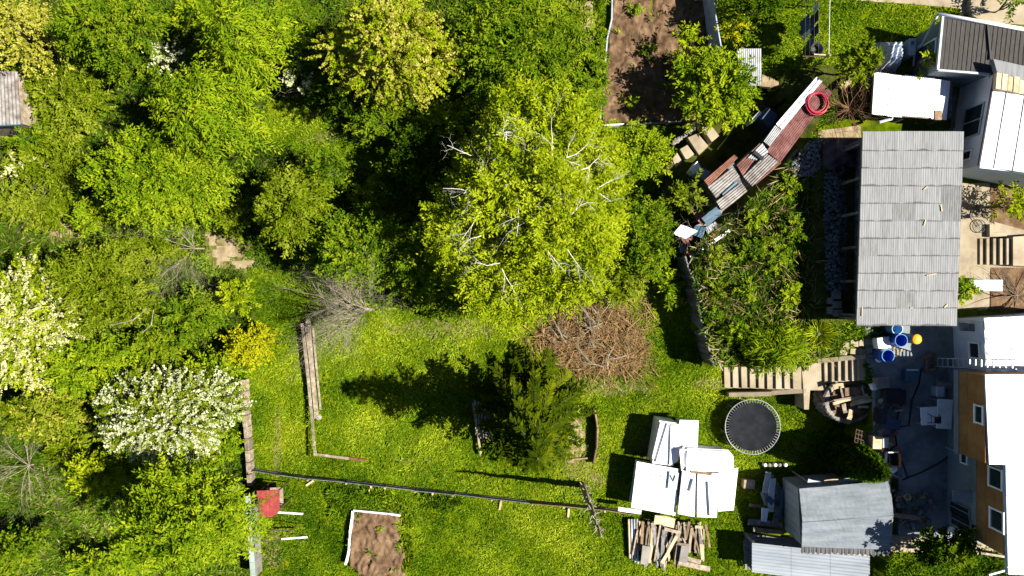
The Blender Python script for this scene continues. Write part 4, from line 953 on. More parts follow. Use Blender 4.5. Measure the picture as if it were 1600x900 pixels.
for k in range(4):
    p = tag(MB().tube([W(982+k*4.4, 811, .35), W(984+k*4.2, 872+k*3, .3)], .055, 8).build('pipe', M_['pale_metal' if k else 'light_wood'], origin=W(983+k*4, 840, .25), smooth=True),
            'long pale metal pipe lying along the edge of the timber heap' if k else 'thin wooden pole lying along the edge of the timber heap', 'pipe', 'pipes beside the timber heap' if k else None)

# ---- junk beside the felt shed
jk = thing('scrap_heap', 'shaded heap of blue-grey boards and scrap against the felt shed', 'scrap', W(1205, 790, 0))
for (a, b, w, mm, z) in (((1201, 738), (1195, 770), .3, 'pale_metal', .5), ((1205, 742), (1197, 790), .25, 'grey_wood', .45), ((1208, 748), (1204, 800), .3, 'pale_metal', .6), ((1214, 755), (1206, 795), .2, 'grey_wood', .5), ((1198, 778), (1208, 786), .3, 'slate_blue', .65), ((1218, 760), (1212, 800), .18, 'grey_wood', .4), ((1190, 770), (1196, 785), .15, 'pale_metal', .3), ((1216, 790), (1211, 820), .25, 'grey_wood', .5), ((1171, 789), (1190, 791), .15, 'old_wood', .2), ((1169, 815), (1222, 820), .3, 'grey_wood', .3), ((1177, 827), (1225, 832), .2, 'old_wood', .5), ((1180, 836), (1228, 845), .15, 'grey_wood', .45), ((1222, 765), (1219, 812), .15, 'slate_blue', .5)):
    plank(jk, W(*a, z), W(*b, z-.1), w, .05, mm)
MB().prism(wpoly([(1191, 794), (1201, 795), (1198, 816), (1190, 814)], .7), .62, .7).build('sheet', M_['pale_cloth'], jk)
crate('crate', 'small wooden crate on the grass beside the scrap heap', 'crate', 1171, 757, 0.02, .6, .45, .4, 'brown_wood', -4, 'old_wood')
for k, x in enumerate((1196, 1203, 1212, 1219, 1228)):
    c = W(x, 727, .3); tag(MB().lathe([(0, 0), (.09, 0), (.1, .25), (.08, .3), (0, .3)], (c.x, c.y, 0), 10).build('flower_pot', M_['white_paint' if k % 2 == 0 else 'concrete'], origin=(c.x, c.y, 0), smooth=True), 'small pale pot in the row at the lawn edge above the felt shed', 'pot', 'pots in a row on the lawn edge')
hb2 = thing('bench_board', 'pale boards leaning along the top wall of the felt shed', 'board', W(1290, 757, .3))
for (a, b, mm) in (((1262, 752), (1285, 757), 'pale_metal'), ((1288, 754), (1310, 752), 'light_wood'), ((1312, 753), (1345, 749), 'pale_metal')): plank(hb2, W(*a, 1.9), W(*b, 1.95), .25, .04, mm)
for p_ in ((1262, 752), (1345, 749)): MB().beam(W(*p_, 1.88)-Vector((0, 0, 1.85)), W(*p_, 1.88), .06, .06).build('prop', M_['grey_wood'], hb2)

# ---- courtyard furniture and clutter
def ltable(px0, py0, px1, py1, z, label, rot=0):
    c = W((px0+px1)/2, (py0+py1)/2, z); t = thing('table', label, 'table', (c.x, c.y, 2.03)); w = (px1-px0)*S*.92; d = (py1-py0)*S*.92
    Mr = Matrix.Rotation(R(rot), 3, 'Z'); pt = lambda sx, sy: c+Mr @ Vector((sx*w/2, sy*d/2, 0))
    MB().prism([pt(-1, -1), pt(1, -1), pt(1, 1), pt(-1, 1)], z-.04, z).build('table_top', M_['white_paint'], t, bevel=.01)
    for sx in (-.9, .9):
        for sy in (-.9, .9):
            p = pt(sx, sy); MB().beam((p.x, p.y, 2.03), (p.x, p.y, z-.04), .05, .05).build('leg', M_['grey_metal'], t)
ltable(1464, 624, 1488, 670, 2.85, 'tall white table top against the ochre house wall', -3)
ltable(1439, 636, 1465, 664, 2.72, 'low white table pushed against the taller white table', 3)
sc = W(1461, 655, 2.95); stl = thing('stool', 'black metal stool standing on the white table tops', 'stool', (sc.x, sc.y, 2.86))
MB().prism([sc+Vector((sx*.16, sy*.16, 0)) for sx, sy in ((-1, -1), (1, -1), (1, 1), (-1, 1))], 3.14, 3.18).build('seat', M_['black_rubber'], stl, bevel=.02)
for sx in (-1, 1):
    for sy in (-1, 1): MB().tube([sc+Vector((sx*.13, sy*.13, .2)), sc+Vector((sx*.22, sy*.22, -.09 if sx > 0 else -.22))], .018, 6).build('leg', M_['black_rubber'], stl)
    MB().tube([sc+Vector((sx*.19, -.19, .03)), sc+Vector((sx*.19, .19, .03))], .014, 6).build('stretcher', M_['black_rubber'], stl)
crate('bench_box', 'pale blue box between the bench and the white tables', 'box', 1470, 612, 2.03, .38, .5, .5, 'pale_metal', 0, 'pale_cloth')
bn = thing('bench', 'grey plank bench along the bluish house wall', 'bench', W(1475, 601, 2.03))
plank(bn, W(1463, 598, 2.5), W(1487, 603, 2.5), .3, .05, 'grey_wood', 'seat')
for x in (1465, 1485): MB().beam(W(x, 600, 2.03), W(x, 600, 2.48), .06, .25).build('leg', M_['grey_wood'], bn)
sw = thing('sawhorse', 'dark wooden trestle lying in the courtyard near the ladder foot', 'trestle', W(1450, 566, 2.03))
for (a, b) in (((1434, 562), (1460, 552)), ((1460, 552), (1463, 578)), ((1446, 580), (1462, 577)), ((1448, 558), (1446, 580)), ((1447, 570), (1462, 566))): plank(sw, W(*a, 2.2), W(*b, 2.2), .12, .06, 'brown_wood')
for (x, y) in ((1434, 562), (1463, 578), (1446, 580)): MB().beam(W(x, y, 2.2)-Vector((0, 0, .17)), W(x, y, 2.2), .06, .06).build('foot', M_['brown_wood'], sw)
wb_ = thing('wheelbarrow', 'orange and black wheelbarrow with white sacks beside the evergreen', 'wheelbarrow', W(1396, 720, 2.03))
tb = MB(); q0 = wpoly([(1389, 708), (1403, 708), (1404, 728), (1391, 728)], 2.65); q1 = [p.lerp((q0[0]+q0[2])/2, .3) for p in q0]
for p in q1: p.z = 2.35
tb.add(q0+q1, [(4, 5, 6, 7), (0, 1, 5, 4), (1, 2, 6, 5), (2, 3, 7, 6), (3, 0, 4, 7)]); tb.build('tray', M_['black_rubber'], wb_, solid=.01)
MB().tube([W(1405, 709, 2.66), W(1407, 718, 2.66), W(1405, 730, 2.66)], .05, 6).build('rim', M_['orange_plastic'], wb_)
MB().tube([W(1388, 707, 2.66), W(1404, 706.5, 2.66)], .03, 6).build('rim', M_['white_paint'], wb_)
MB().ring(W(1397, 703, 2.2), .15, .05, 20, 6).build('wheel', M_['black_rubber'], wb_)
for x in (1391, 1403): MB().beam(W(x, 724, 2.4), W(x, 724, 2.04), .04, .04).build('leg', M_['rusty_iron'], wb_)
for (x, y, w, d, a) in ((1397, 735, .5, .35, 25), (1386, 718, .14, .7, -15), (1390, 752, .1, .5, 0)):
    c = W(x, y, 2.5); Mr = Matrix.Rotation(R(a), 3, 'Z'); mb = MB(); nn = 8
    for j in range(nn+1):
        for i in range(nn+1):
            u, v = i/nn*2-1, j/nn*2-1; p = c+Mr @ Vector((u*w/2, v*d/2, 0)); mb.v.append((p.x, p.y, 2.08+.42*max(0, 1-.5*u*u-.5*v*v)**.5+random.uniform(-.04, .04)))
    mb.f = [(j*(nn+1)+i, j*(nn+1)+i+1, (j+1)*(nn+1)+i+1, (j+1)*(nn+1)+i) for j in range(nn) for i in range(nn)]
    tag(mb.build('sack', M_['white_paint'], origin=(c.x, c.y, 2.08), smooth=True, solid=.02), 'white plastic sack lying beside the wheelbarrow', 'sack', 'white sacks by the wheelbarrow')
gr = thing('wire_grid', 'rusty welded grid standing in the shade behind the evergreen', 'grid', W(1347, 682, 2.0))
for k in range(6):
    MB().tube([W(1338+k*4.4, 670+k*1.5, 2.1), W(1335+k*4.6, 690+k*2, 2.25)], .02, 5).build('bar', M_['rusty_iron'], gr)
for k in range(4):
    MB().tube([W(1338-k, 671+k*6.5, 2.12+.04*k), W(1360-k*.5, 678+k*7, 2.12+.04*k)], .02, 5).build('bar', M_['rusty_iron'], gr)
cl = thing('clutter_heap', 'shaded heap of old timber and scrap in the courtyard corner', 'scrap', W(1420, 800, 2.03))
for k in range(48):
    x = 1396+sr.random()*60; y = 765+sr.random()*55; a = sr.uniform(0, 3.1); L_ = sr.uniform(6, 18)
    plank(cl, W(x, y, 2.1+sr.random()*.25), W(x+math.cos(a)*L_, y+math.sin(a)*L_, 2.1+sr.random()*.25), sr.uniform(.08, .22), .06, sr.choice(['brown_wood', 'grey_wood', 'old_wood', 'slate_blue']))
for (lab_, pts) in (('black hose running along the scrap side of the courtyard', [(1405, 640), (1398, 672), (1402, 700), (1418, 745)]), ('black hose curling round the blue-grey storage box', [(1440, 575), (1436, 600), (1425, 625), (1420, 665), (1404, 668)]), ('black hose stretched slantwise to the ochre house wall', [(1410, 750), (1440, 738), (1470, 722), (1490, 708)])):
    p_ = wpoly(pts, 2.06); p_[0].z = 2.06
    tag(MB().tube(p_, .035, 6).build('hose', M_['black_rubber'], origin=p_[0], smooth=True), lab_, 'hose', 'hoses in the courtyard')
for (x, y, w_, d_, h_, mm, lab) in ((1378, 650, .5, .7, .35, 'dark_cloth', 'dark folded cover beside the stone ring'), (1395, 662, .8, .5, .3, 'navy_tarp', 'dark blue folded tarpaulin in the shaded courtyard'), (1400, 620, 1.0, .7, .5, 'dark_cloth', 'large black crate in the shaded courtyard')):
    crate('crate', lab, 'crate', x, y, 2.03, w_, d_, h_, mm, sr.uniform(-20, 20))
plank(cl, W(1396, 804, 2.4), W(1437, 809, 2.4), .22, .1, 'old_wood')
c = W(1417, 776, 2.55); tag(MB().lathe([(0, 0), (.1, .0), (.15, .25), (.16, .3), (.13, .3), (.11, .06), (0, .05)], (c.x, c.y, 2.35), 16).build('pot', M_['light_wood'], origin=(c.x, c.y, 2.35), smooth=True), 'small tan pot catching the sun on the scrap heap', 'pot')
c = W(1492, 832, 2.4); tag(MB().lathe([(0, 0), (.2, 0), (.28, .2), (.3, .24), (.26, .24), (.2, .06), (0, .05)], (c.x, c.y, 2.03), 20).build('basin', M_['pale_metal'], origin=(c.x, c.y, 2.03), smooth=True), 'pale round basin beside the dark bush at the house wall', 'basin')
cr_ = thing('clutter_row', 'row of mixed boards, bricks and scrap along the stone-ring side of the courtyard', 'scrap', W(1385, 690, 2.03))
for k in range(52):
    x = 1372+sr.random()*36; y = 606+sr.random()*150
    if 640 < y < 735 and x > 1400: x -= 22
    a = sr.choice((0, 1.57))+sr.gauss(0, .5); L_ = sr.uniform(3, 13)
    plank(cr_, W(x, y, 2.1+sr.random()*.2), W(x+math.cos(a)*L_, y+math.sin(a)*L_, 2.1+sr.random()*.2), sr.uniform(.06, .25), sr.uniform(.05, .15), sr.choice(['brown_wood', 'grey_wood', 'old_wood', 'slate_blue', 'concrete', 'light_wood', 'terracotta']), 'board')
# low fences at the foot of the yard
ff = thing('yard_fence', 'low broken rail fence between dark courtyard and bottom grass', 'fence', W(1420, 858, 2.0))
for (a, b) in (((1390, 851), (1440, 857)), ((1404, 850), (1422, 852))): plank(ff, W(*a, 2.45), W(*b, 2.45), .1, .08, 'old_wood', 'rail')
for (x, y) in ((1392, 852), (1420, 856), (1438, 857)): MB().beam(W(x, y, 2.0), W(x, y, 2.5), .08, .08).build('post', M_['old_wood'], ff)
ff2 = thing('wall_fence', 'low rail fence running from the dark bush to the house corner', 'fence', W(1540, 866, 2.0))
plank(ff2, W(1512, 860, 2.5), W(1572, 870, 2.5), .1, .08, 'old_wood', 'rail')
for (x, y) in ((1514, 860), (1545, 866), (1570, 870)): MB().beam(W(x, y, 2.0), W(x, y, 2.52), .08, .08).build('post', M_['old_wood'], ff2)
tag(MB().tube([W(1545, 898, 2.3), W(1574, 890, 2.4)], .06, 8).build('white_pole', M_['white_paint'], origin=W(1560, 894, 2.0)), 'white pole lying at the foot of the ochre house', 'pole')
cn = thing('sheet_canopy', 'small white ribbed sheet canopy over the path beside the flower bed', 'canopy', W(1542, 446, 2.05))
a, b, c, d = W(1517, 437, 3.0), W(1567, 437, 3.05), W(1567, 455, 3.05), W(1517, 454, 3.0)
MB().corr(a, d, c, b, 8, .012, 2).build('sheet', M_['pale_metal'], cn, smooth=True, solid=.01)
for p in (a, b, c, d):
    pp_ = p.lerp((a+c)/2, .1); MB().beam((pp_.x, pp_.y, 2.05), (pp_.x, pp_.y, p.z-.03), .05, .05).build('post', M_['grey_metal'], cn)
sb = thing('kerb_bench', 'pale L-shaped kerb beside the treads and shrub', 'kerb', W(1558, 362, 2.05))
MB().prism(wpoly([(1546, 350), (1552, 350), (1552, 363), (1574, 363), (1574, 370), (1546, 370)], 2.3), 2.05, 2.3).build('kerb', M_['sand_concrete'], sb, bevel=.02)
def bicycle(px, py, ang, label):
    c = W(px, py, 2.1); t = thing('bicycle', label, 'bicycle', (c.x, c.y, 2.05), 'bicycles lying by the path'); Mr = Matrix.Rotation(R(ang), 3, 'Z')
    f = lambda x, y, z=.0: Vector((c.x, c.y, 2.14))+Mr @ Vector((x, y, z))
    for s_ in (-.52, .52):
        o = f(s_, 0); wh = MB().ring(o, .31, .02, 28, 6).build('wheel', M_['black_rubber'], t)
        for k in range(8):
            a = math.pi*k/8; u = Vector((math.cos(a), math.sin(a), 0))*.3; MB().tube([o-u, o+u], .006, 4).build('spoke', M_['grey_metal'], wh)
    fr_ = MB().tube([f(-.52, 0), f(-.12, .42), f(.36, .42), f(-.08, -.02), f(-.12, .42)], .02, 6).build('frame', M_['rusty_iron'], t)
    MB().tube([f(.52, 0), f(.36, .42), f(.32, .55)], .02, 6).build('fork', M_['rusty_iron'], t); MB().tube([f(.32, .55, -.05), f(.32, .55, .3)], .016, 6).build('handlebar', M_['grey_metal'], t)
    MB().beam(f(-.22, .5), f(0, .5), .1, .05).build('saddle', M_['black_rubber'], t)
bicycle(1532, 337, 80, 'old bicycle lying in the shade of the shrub beside the path')

# ---- fence along the lower lawn
fn = thing('boundary_fence', 'low sagging plank and post fence running along the lower lawn', 'fence', G(690, 772))
fl = [(392, 738), (430, 744), (480, 749), (540, 753), (600, 760), (650, 766), (710, 772), (770, 779), (830, 786), (880, 790), (945, 796), (990, 803)]
for i in range(len(fl)-1):
    a, b = W(*fl[i], .42), W(*fl[i+1], .42); a.z += tz(a.x, a.y); b.z += tz(b.x, b.y)
    plank(fn, a, b, .03, random.choice((.18, .22, .3)), 'grey_wood' if i < 8 else 'brown_wood', 'rail')
    a2, b2 = a-Vector((0, 0, .26)), b-Vector((0, 0, .26)); plank(fn, a2, b2, .04, .14, 'grey_wood', 'rail')
    p = a.copy(); p.z = tz(a.x, a.y); MB().beam(p-Vector((0, 0, .1)), p+Vector((random.uniform(-.08, .08), -.05, .6)), .09, .09).build('post', M_['old_wood'], fn)
# left boundary: brown kerb above, greenish tin-capped wall below
lw = thing('brown_kerb_wall', 'crumbling brown low wall between the white-blossom tree and the lawn', 'wall', G(377, 680))
for k in range(9):
    y0 = 594+k*18.5; x0_ = 374+.065*(y0-594); a, b = W(x0_, y0, .35), W(x0_+1.2, y0+18, .35)
    MB().prism([a, b, b+Vector((.22, 0, 0)), a+Vector((.24, 0, 0))], -.5, .3+random.uniform(-.05, .06)).build('kerb_block', M_['old_wood'], lw, bevel=.02)
gw = thing('tin_capped_wall', 'grey-green capped boundary wall beside the red-topped table', 'wall', G(390, 850))
for k in range(5):
    y0 = 775+k*26; x0_ = 384+.07*(y0-775); a, b = W(x0_, y0, .8), W(x0_+1.8, y0+25.6, .8)
    MB().prism([a, b, b+Vector((.14, 0, 0)), a+Vector((.14, 0, 0))], -.45, .74).build('wall_panel', M_['concrete'], gw)
    MB().prism([a-Vector((.05, 0, 0)), b-Vector((.05, 0, 0)), b+Vector((.2, 0, 0)), a+Vector((.2, 0, 0))], .75, .79).build('cap', M_['green_tin'], gw)
# L-shaped lawn retaining wall
lr = thing('lawn_retaining_wall', 'L-shaped low retaining wall of weathered beams on the open lawn', 'retaining wall', G(483, 610))
pts = [(469, 505), (474, 545), (479, 590), (483, 635), (487, 680), (490, 712)]
for i in range(5):
    a, b = W(*pts[i], .08), W(*pts[i+1], .08); MB().prism([a, b, b+Vector((.16, 0, 0)), a+Vector((.16, 0, 0))], -.5, .1+random.uniform(-.02, .03)).build('beam', M_['old_wood'], lr, bevel=.015)
pts = [(490, 711), (520, 715), (545, 718), (571, 721)]
for i in range(3):
    a, b = W(*pts[i], .06), W(*pts[i+1], .06); MB().prism([a, b, b+Vector((0, .13, 0)), a+Vector((0, .13, 0))], -.2, .1+random.uniform(-.02, .02)).build('beam', M_['old_wood' if i < 2 else 'terracotta'], lr)
for (a, b, w) in (((481, 500), (495, 652), .22), ((489, 510), (501, 640), .10), ((478, 510), (490, 600), .12)): plank(lr, W(*a, .07), W(*b, .07), w, .06, 'old_wood', 'inner_plank')
MB().lathe([(0, .12), (.12, .1), (.16, 0)], W(498, 652, .04), 9).build('stone', M_['stone'], lr)
# raised bed boards
rb_ = thing('bed_edging', 'white boards edging two sides of the small bed of bare soil', 'edging', G(548, 840))
for a, b in (((552, 797), (548, 830)), ((548, 830), (546, 858)), ((546, 858), (541, 880))): plank(rb_, W(*a, .2), W(*b, .2), .09, .4, 'white_paint', 'board')
for a, b in (((553, 796), (606, 801)), ((608, 801), (626, 804))): plank(rb_, W(*a, .2), W(*b, .2), .08, .36, 'white_paint', 'board')
# red-topped table and wire frame
zt_ = .95; g = G(420, 790)
rt = thing('red_canopy_seat', 'small garden seat under a red boarded canopy by the left wall', 'canopy seat', (*W(420, 786, .3).xy, g.z))
q = wpoly([(401, 767), (436, 765.5), (437, 799), (431, 808), (406, 808)], 1.3)
for k in range(5):
    a, b = q[0].lerp(q[1], k/5), q[0].lerp(q[1], (k+.97)/5); c, d = q[4].lerp(q[2] if k == 4 else q[3], (k+.97)/5), q[4].lerp(q[3], k/5)
    MB().prism([a, b, c, d], 1.24, 1.29+.01*(k % 2)).build('canopy_board', M_['red_wood'], rt)
for p in (q[0], q[1], q[2], q[4]):
    pp_ = p.lerp((q[0]+q[2])/2, .12); MB().beam((pp_.x, pp_.y, g.z), (pp_.x, pp_.y, 1.24), .06, .06).build('post', M_['rusty_iron'], rt)
MB().prism([p.lerp((q[0]+q[2])/2, .25) for p in q], .3, .36).build('seat', M_['old_wood'], rt)
plank(rt, W(431, 800, 1.2), W(473, 803, 1.2), .09, .06, 'white_paint', 'pull_bar')
fr2 = thing('iron_frame', 'empty iron frame with a white bar beside the red canopy seat', 'frame', G(430, 840))
for a, b in (((398, 827), (455, 829)), ((411, 847), (447, 842)), ((411, 847), (425, 828)), ((440, 843), (455, 829)), ((426, 828), (440, 843))): MB().tube([W(*a, .8), W(*b, .8)], .022, 6).build('bar', M_['rusty_iron'], fr2)
for (x, y) in ((399, 827), (455, 829), (411, 847)): MB().tube([W(x, y, .8), W(x, y, .8)-Vector((0, 0, 1.15))], .025, 6).build('leg', M_['rusty_iron'], fr2)
plank(fr2, W(440, 842, .83), W(480, 839, .83), .08, .06, 'white_paint', 'white_bar')
# slatted pallet beside the spruce
pl = thing('pallet', 'weathered slatted pallet standing beside the dark spruce', 'pallet', G(752, 665))
for k in range(5): plank(pl, W(742+k*5, 626+k, .42), W(745+k*5, 690-abs(k-2)*5, .42), .11, .04, 'old_wood', 'slat')
plank(pl, W(739, 630, .36), W(752, 712, .36), .1, .1, 'old_wood', 'bearer'); plank(pl, W(760, 630, .3), W(766, 690, .3), .1, .1, 'old_wood', 'bearer')
for (x, y) in ((741, 635), (750, 700), (763, 680)): MB().beam(W(x, y, .35)-Vector((0, 0, .4)), W(x, y, .35), .08, .08).build('foot', M_['old_wood'], pl)
# upright edging board right of the spruce
eb = thing('edging_board', 'rough upright edging boards casting a dark strip right of the spruce', 'edging', G(930, 680))
for (a, b, h) in (((928, 640), (932, 668), .55), ((932, 668), (931, 700), .6), ((931, 700), (926, 726), .45)):
    p, q = W(*a, .5), W(*b, .5); MB().prism([p, q, q+Vector((.1, 0, 0)), p+Vector((.1, 0, 0))], -.05, h).build('board', M_['brown_wood'], eb, bevel=.02)
plank(eb, W(893, 718, .1), W(918, 716, .12), .08, .06, 'brown_wood', 'loose_board')
# dead trunk: a tall bare stem with stubs, leaning nowhere, seen end-on
dt = thing('dead_tree', 'tall bare dead trunk bristling with short cut branch stubs', 'dead tree', G(910, 757))
b0 = G(910, 757); sr = random.Random(3)
pts = [b0+Vector((sr.uniform(-.04, .04), sr.uniform(-.04, .04), 7.3*i/10-.1*(i == 0))) for i in range(11)]
MB().tube(pts, [.17-.012*i for i in range(11)], 8).build('stem', M_['grey_bark'], dt, smooth=True)
for k in range(46):
    t = .06+.92*k/46; p = b0+Vector((0, 0, 7.2*t)); a = k*2.4+sr.uniform(-.3, .3); l = sr.uniform(.18, .42)
    MB().tube([p, p+Vector((math.cos(a)*l, math.sin(a)*l, sr.uniform(.0, .2)))], [.035, .018], 5).build('stub', M_['grey_bark'], dt)

# ---- border boards of the big earth bed, blue wall, logs
bd = thing('bed_border', 'thin white boards bordering the large bed of dug earth', 'edging', G(945, 120))
pts = [(956, -15), (955, 30), (948, 60), (944, 110), (940, 150), (936, 196)]
for i in range(5):
    a, b = W(*pts[i], .62), W(*pts[i+1], .62); MB().prism([a, b, b+Vector((.07, 0, 0)), a+Vector((.07, 0, 0))], 0, .62).build('board', M_['pale_metal'], bd)
a, b = W(936, 197, .55), W(975, 195, .55); MB().prism([a, b, b+Vector((0, .07, 0)), a+Vector((0, .07, 0))], 0, .55).build('board', M_['white_paint'], bd)
bw = thing('blue_fence', 'blue-painted sheet fence at the right side of the dug earth bed', 'fence', G(1115, 30))
pts = [(1112, -20), (1117, 20), (1122, 50), (1126, 72)]
for i in range(3):
    a, b = W(*pts[i], 2.0), W(*pts[i+1], 2.0); MB().prism([a, b, b+Vector((.06, 0, 0)), a+Vector((.06, 0, 0))], .1, 2.0).build('sheet', M_['blue_tarp'], bw)
hf = thing('plank_fence', 'dark plank fence closing the bottom of the dug earth bed', 'fence', G(1060, 190))
for k in range(5): plank(hf, W(978+k*22, 195-k*1.2, .6), W(999+k*22, 194-k*1.2, .6), .05, .3, 'grey_wood', 'rail')
for k in range(4):
    p = W(985+k*28, 194, .3); MB().beam(p-Vector((0, 0, .2)), p+Vector((0, 0, .5)), .08, .08).build('post', M_['grey_wood'], hf)
# dark blue covered bench and white-edged tarp by the row
nb = thing('navy_covered_stack', 'stack under a dark blue cover with one white edge behind the rusty sheds', 'covered stack', W(1197, 180, 1.2))
MB().prism(wpoly([(1186, 182), (1200, 166), (1217, 180), (1204, 203)], 2.0), .95, 2.0).build('cover', M_['navy_tarp'], nb, bevel=.05)
MB().prism(wpoly([(1175, 186), (1187, 173), (1190, 176), (1178, 190)], 2.05), 1.0, 2.05).build('white_edge', M_['white_paint'], nb)
bt = thing('grey_blue_sheet', 'folded grey-blue sheet beside the reddish sheds and slab steps', 'sheet', W(1095, 265, 1.0))
for pts, m in (([(1089, 252), (1097, 262), (1086, 271), (1079, 266)], 'white_paint'), ([(1097, 262), (1112, 268), (1102, 280), (1086, 271)], 'blue_tarp')): MB().prism(wpoly(pts, 1.9), 1.0, [1.95, 1.8, 1.75, 1.9]).build('fold', M_[m], bt)
# coil of pink-red hose on the rusty roof
c = W(1275, 162, 3.2); hz = thing('hose_coil', 'coil of pink-red garden hose lying on the red-brown roof', 'hose', (c.x, c.y, 3.14))
for k in range(5): MB().ring(c+Vector((random.uniform(-.05, .05), random.uniform(-.05, .05), .0+.03*k)), .44+.03*(k % 3), .032, 40, 8).build('hose_loop', M_['pink_hose'], hz, smooth=True)
# crumpled blue tarp on a heap
bt2 = MB(); nn = 22
for j in range(nn+1):
    for i in range(nn+1):
        u, v = i/nn, j/nn; x = 1371+(u*34+v*2)+(6 if v < .3 else 0)*u; y = 62+v*50
        p = W(x, y, 2.6); e = min(u, 1-u, v, 1-v)*4; p.z = 2.1+1.1*min(1, e)+.12*math.sin(i*1.3+j*.5)*min(1, e)+.07*math.sin(j*1.9-i)+random.uniform(-.03, .03); bt2.v.append(tuple(p))
bt2.f = [(j*(nn+1)+i, j*(nn+1)+i+1, (j+1)*(nn+1)+i+1, (j+1)*(nn+1)+i) for j in range(nn) for i in range(nn)]
tag(bt2.build('tarpaulin', M_['blue_tarp'], origin=W(1390, 88, 2.0), smooth=True, solid=.012), 'crumpled pale blue tarpaulin draped over a heap above the white roof', 'tarpaulin')
cb = thing('cabinet', 'bluish-white cabinet in the shade between tarpaulin and dark-roofed house', 'cabinet', W(1425, 72, 2.0))
MB().prism(wpoly([(1421, 60), (1432, 60), (1431, 86), (1420, 86)], 2.9), 2.0, 2.9).build('body', M_['pale_metal'], cb, bevel=.02)
MB().prism(wpoly([(1424, 64), (1429, 64), (1429, 70), (1424, 70)], 2.93), 2.9, 2.92).build('panel', M_['slate_blue'], cb)
lg = thing('white_log_bench', 'pale plank bench by the reddish shrub near the rusty sheds', 'bench', W(1325, 130, 2.0))
plank(lg, W(1316, 136, 2.45), W(1333, 123, 2.45), .28, .07, 'light_wood', 'seat')
for x, y in ((1319, 134), (1330, 125)): MB().beam(W(x, y, 2.45)-Vector((0, 0, .45)), W(x, y, 2.42), .1, .1).build('leg', M_['red_wood'], lg)
# round slab
c = W(1546, 8, 2.3); rs_ = thing('round_slab', 'raised round concrete slab set in the beige entrance path', 'slab', (c.x, c.y, 2.04))
MB().lathe([(0, .32), (.92, .32), (.96, .28), (.96, 0)], (c.x, c.y, 2.0), 40).build('slab', M_['sand_concrete'], rs_)
# ---- washing line
wl_ = thing('clothes_line', 'metal clothes-drying frame with lines over the upper lawn', 'clothes line', W(1262, 45, 2.0))
zl_ = 3.95; xs_ = (1258, 1265, 1272, 1279)
for y in (-14, 88):
    MB().tube([W(xs_[0]-4, y, zl_), W(xs_[-1]+4, y, zl_)], .025, 6).build('crossbar', M_['rusty_iron'], wl_)
    p = W(1268, y, zl_); MB().tube([(p.x, p.y, 1.95), (p.x, p.y, zl_)], .035, 8).build('post', M_['rusty_iron'], wl_)
for x in xs_: MB().tube([W(x, -14, zl_+.02), W(x+.5, 37, zl_-.06), W(x, 88, zl_+.02)], .004, 4).build('line', M_['steel_pole'], wl_)
def garment(x, y0, y1, drop, m, label, cat, zt=zl_-.05):
    a, b = W(x, y0, zt), W(x, y1, zt); n = 8; mb = MB()
    for j in range(7):
        for i in range(n+1):
            p = a.lerp(b, i/n); s_ = j/6; mb.v.append((p.x+.05*math.sin(i*1.4+j*.5)*s_, p.y+(.03*math.sin(j*2.)), p.z-drop*s_))
    mb.f = [(j*(n+1)+i, j*(n+1)+i+1, (j+1)*(n+1)+i+1, (j+1)*(n+1)+i) for j in range(6) for i in range(n)]
    tag(mb.build('garment', M_[m], origin=((a.x+b.x)/2, (a.y+b.y)/2, zt), smooth=True, solid=.012), label, cat, 'washing on the line')
for (x, y0, y1, dr, m, lab) in ((1279, 15, 32, 1.0, 'dark_cloth', 'dark plum garment hanging on the washing line'), (1272, 28, 46, .9, 'denim', 'wide navy blue garment hanging on the washing line'), (1265, 20, 44, 1.0, 'denim', 'long denim trousers hanging on the washing line'),
                                (1265, 45, 54, .7, 'pale_cloth', 'small pale garment on the inner washing line'), (1279, 36, 52, .8, 'dark_cloth', 'black garment hanging between pale and plum washing'), (1272, 56, 68, .7, 'denim', 'short navy garment at the free end of the washing line'), (1279, 5, 13, .5, 'pale_cloth', 'little pale cloth pegged on the outer washing line')):
    garment(x, y0, y1, dr, m, lab, 'garment')
tag(MB().tube([W(1297, -15, 3.9), W(1296, 40, 3.85), W(1295, 86, 3.9)], .012, 5).build('rope', M_['white_paint'], origin=W(1296, 36, 3.9)), 'single white rope stretched across the upper lawn', 'rope')
rp_ = thing('rope_post', 'thin post and crossbar holding the single white rope', 'post', W(1300, 87, 2.0))
p = W(1295, 86, 3.9); MB().tube([(p.x, p.y, 1.95), (p.x, p.y, 3.95)], .03, 6).build('pole', M_['old_wood'], rp_); MB().beam(W(1272, 85, 3.9), W(1308, 87, 3.9), .05, .04).build('crossbar', M_['light_wood'], rp_)
p = W(1296, -15, 3.9); MB().tube([(p.x, p.y, 1.95), (p.x, p.y, 3.95)], .03, 6).build('pole', M_['old_wood'], rp_)
c = W(1272, 80, 2.6); bs = thing('basket', 'dark oval laundry basket on the grass under the washing line', 'basket', W(1272, 80, 2.0))
MB().lathe([(0, .02), (.26, .02), (.32, .3), (.33, .32), (.29, .32), (.25, .06), (0, .05)], W(1272, 80, 2.0), 24).build('tub', M_['black_rubber'], bs, smooth=True)
# fine pieces on the grass
for k, (x, y, a, L_) in enumerate(((485, 754, .6, .45), (579, 764, 1.2, .4), (675, 773, 1.1, .4), (782, 788, 1.4, .5), (888, 800, 1.5, .45))):
    g = G(x, y); v = Vector((math.cos(a), math.sin(a), 0))*L_/2
    tag(MB().beam(g-v+Vector((0, 0, .08)), g+v+Vector((0, 0, .12)), .1, .08).build('log', M_['light_wood'], origin=g), 'short pale log lying in the grass against the boundary fence', 'log', 'short logs along the fence')
# ================================================================ VEGETATION
T = tree
LF = dict(leaf=(.27, .075), twig=.85)
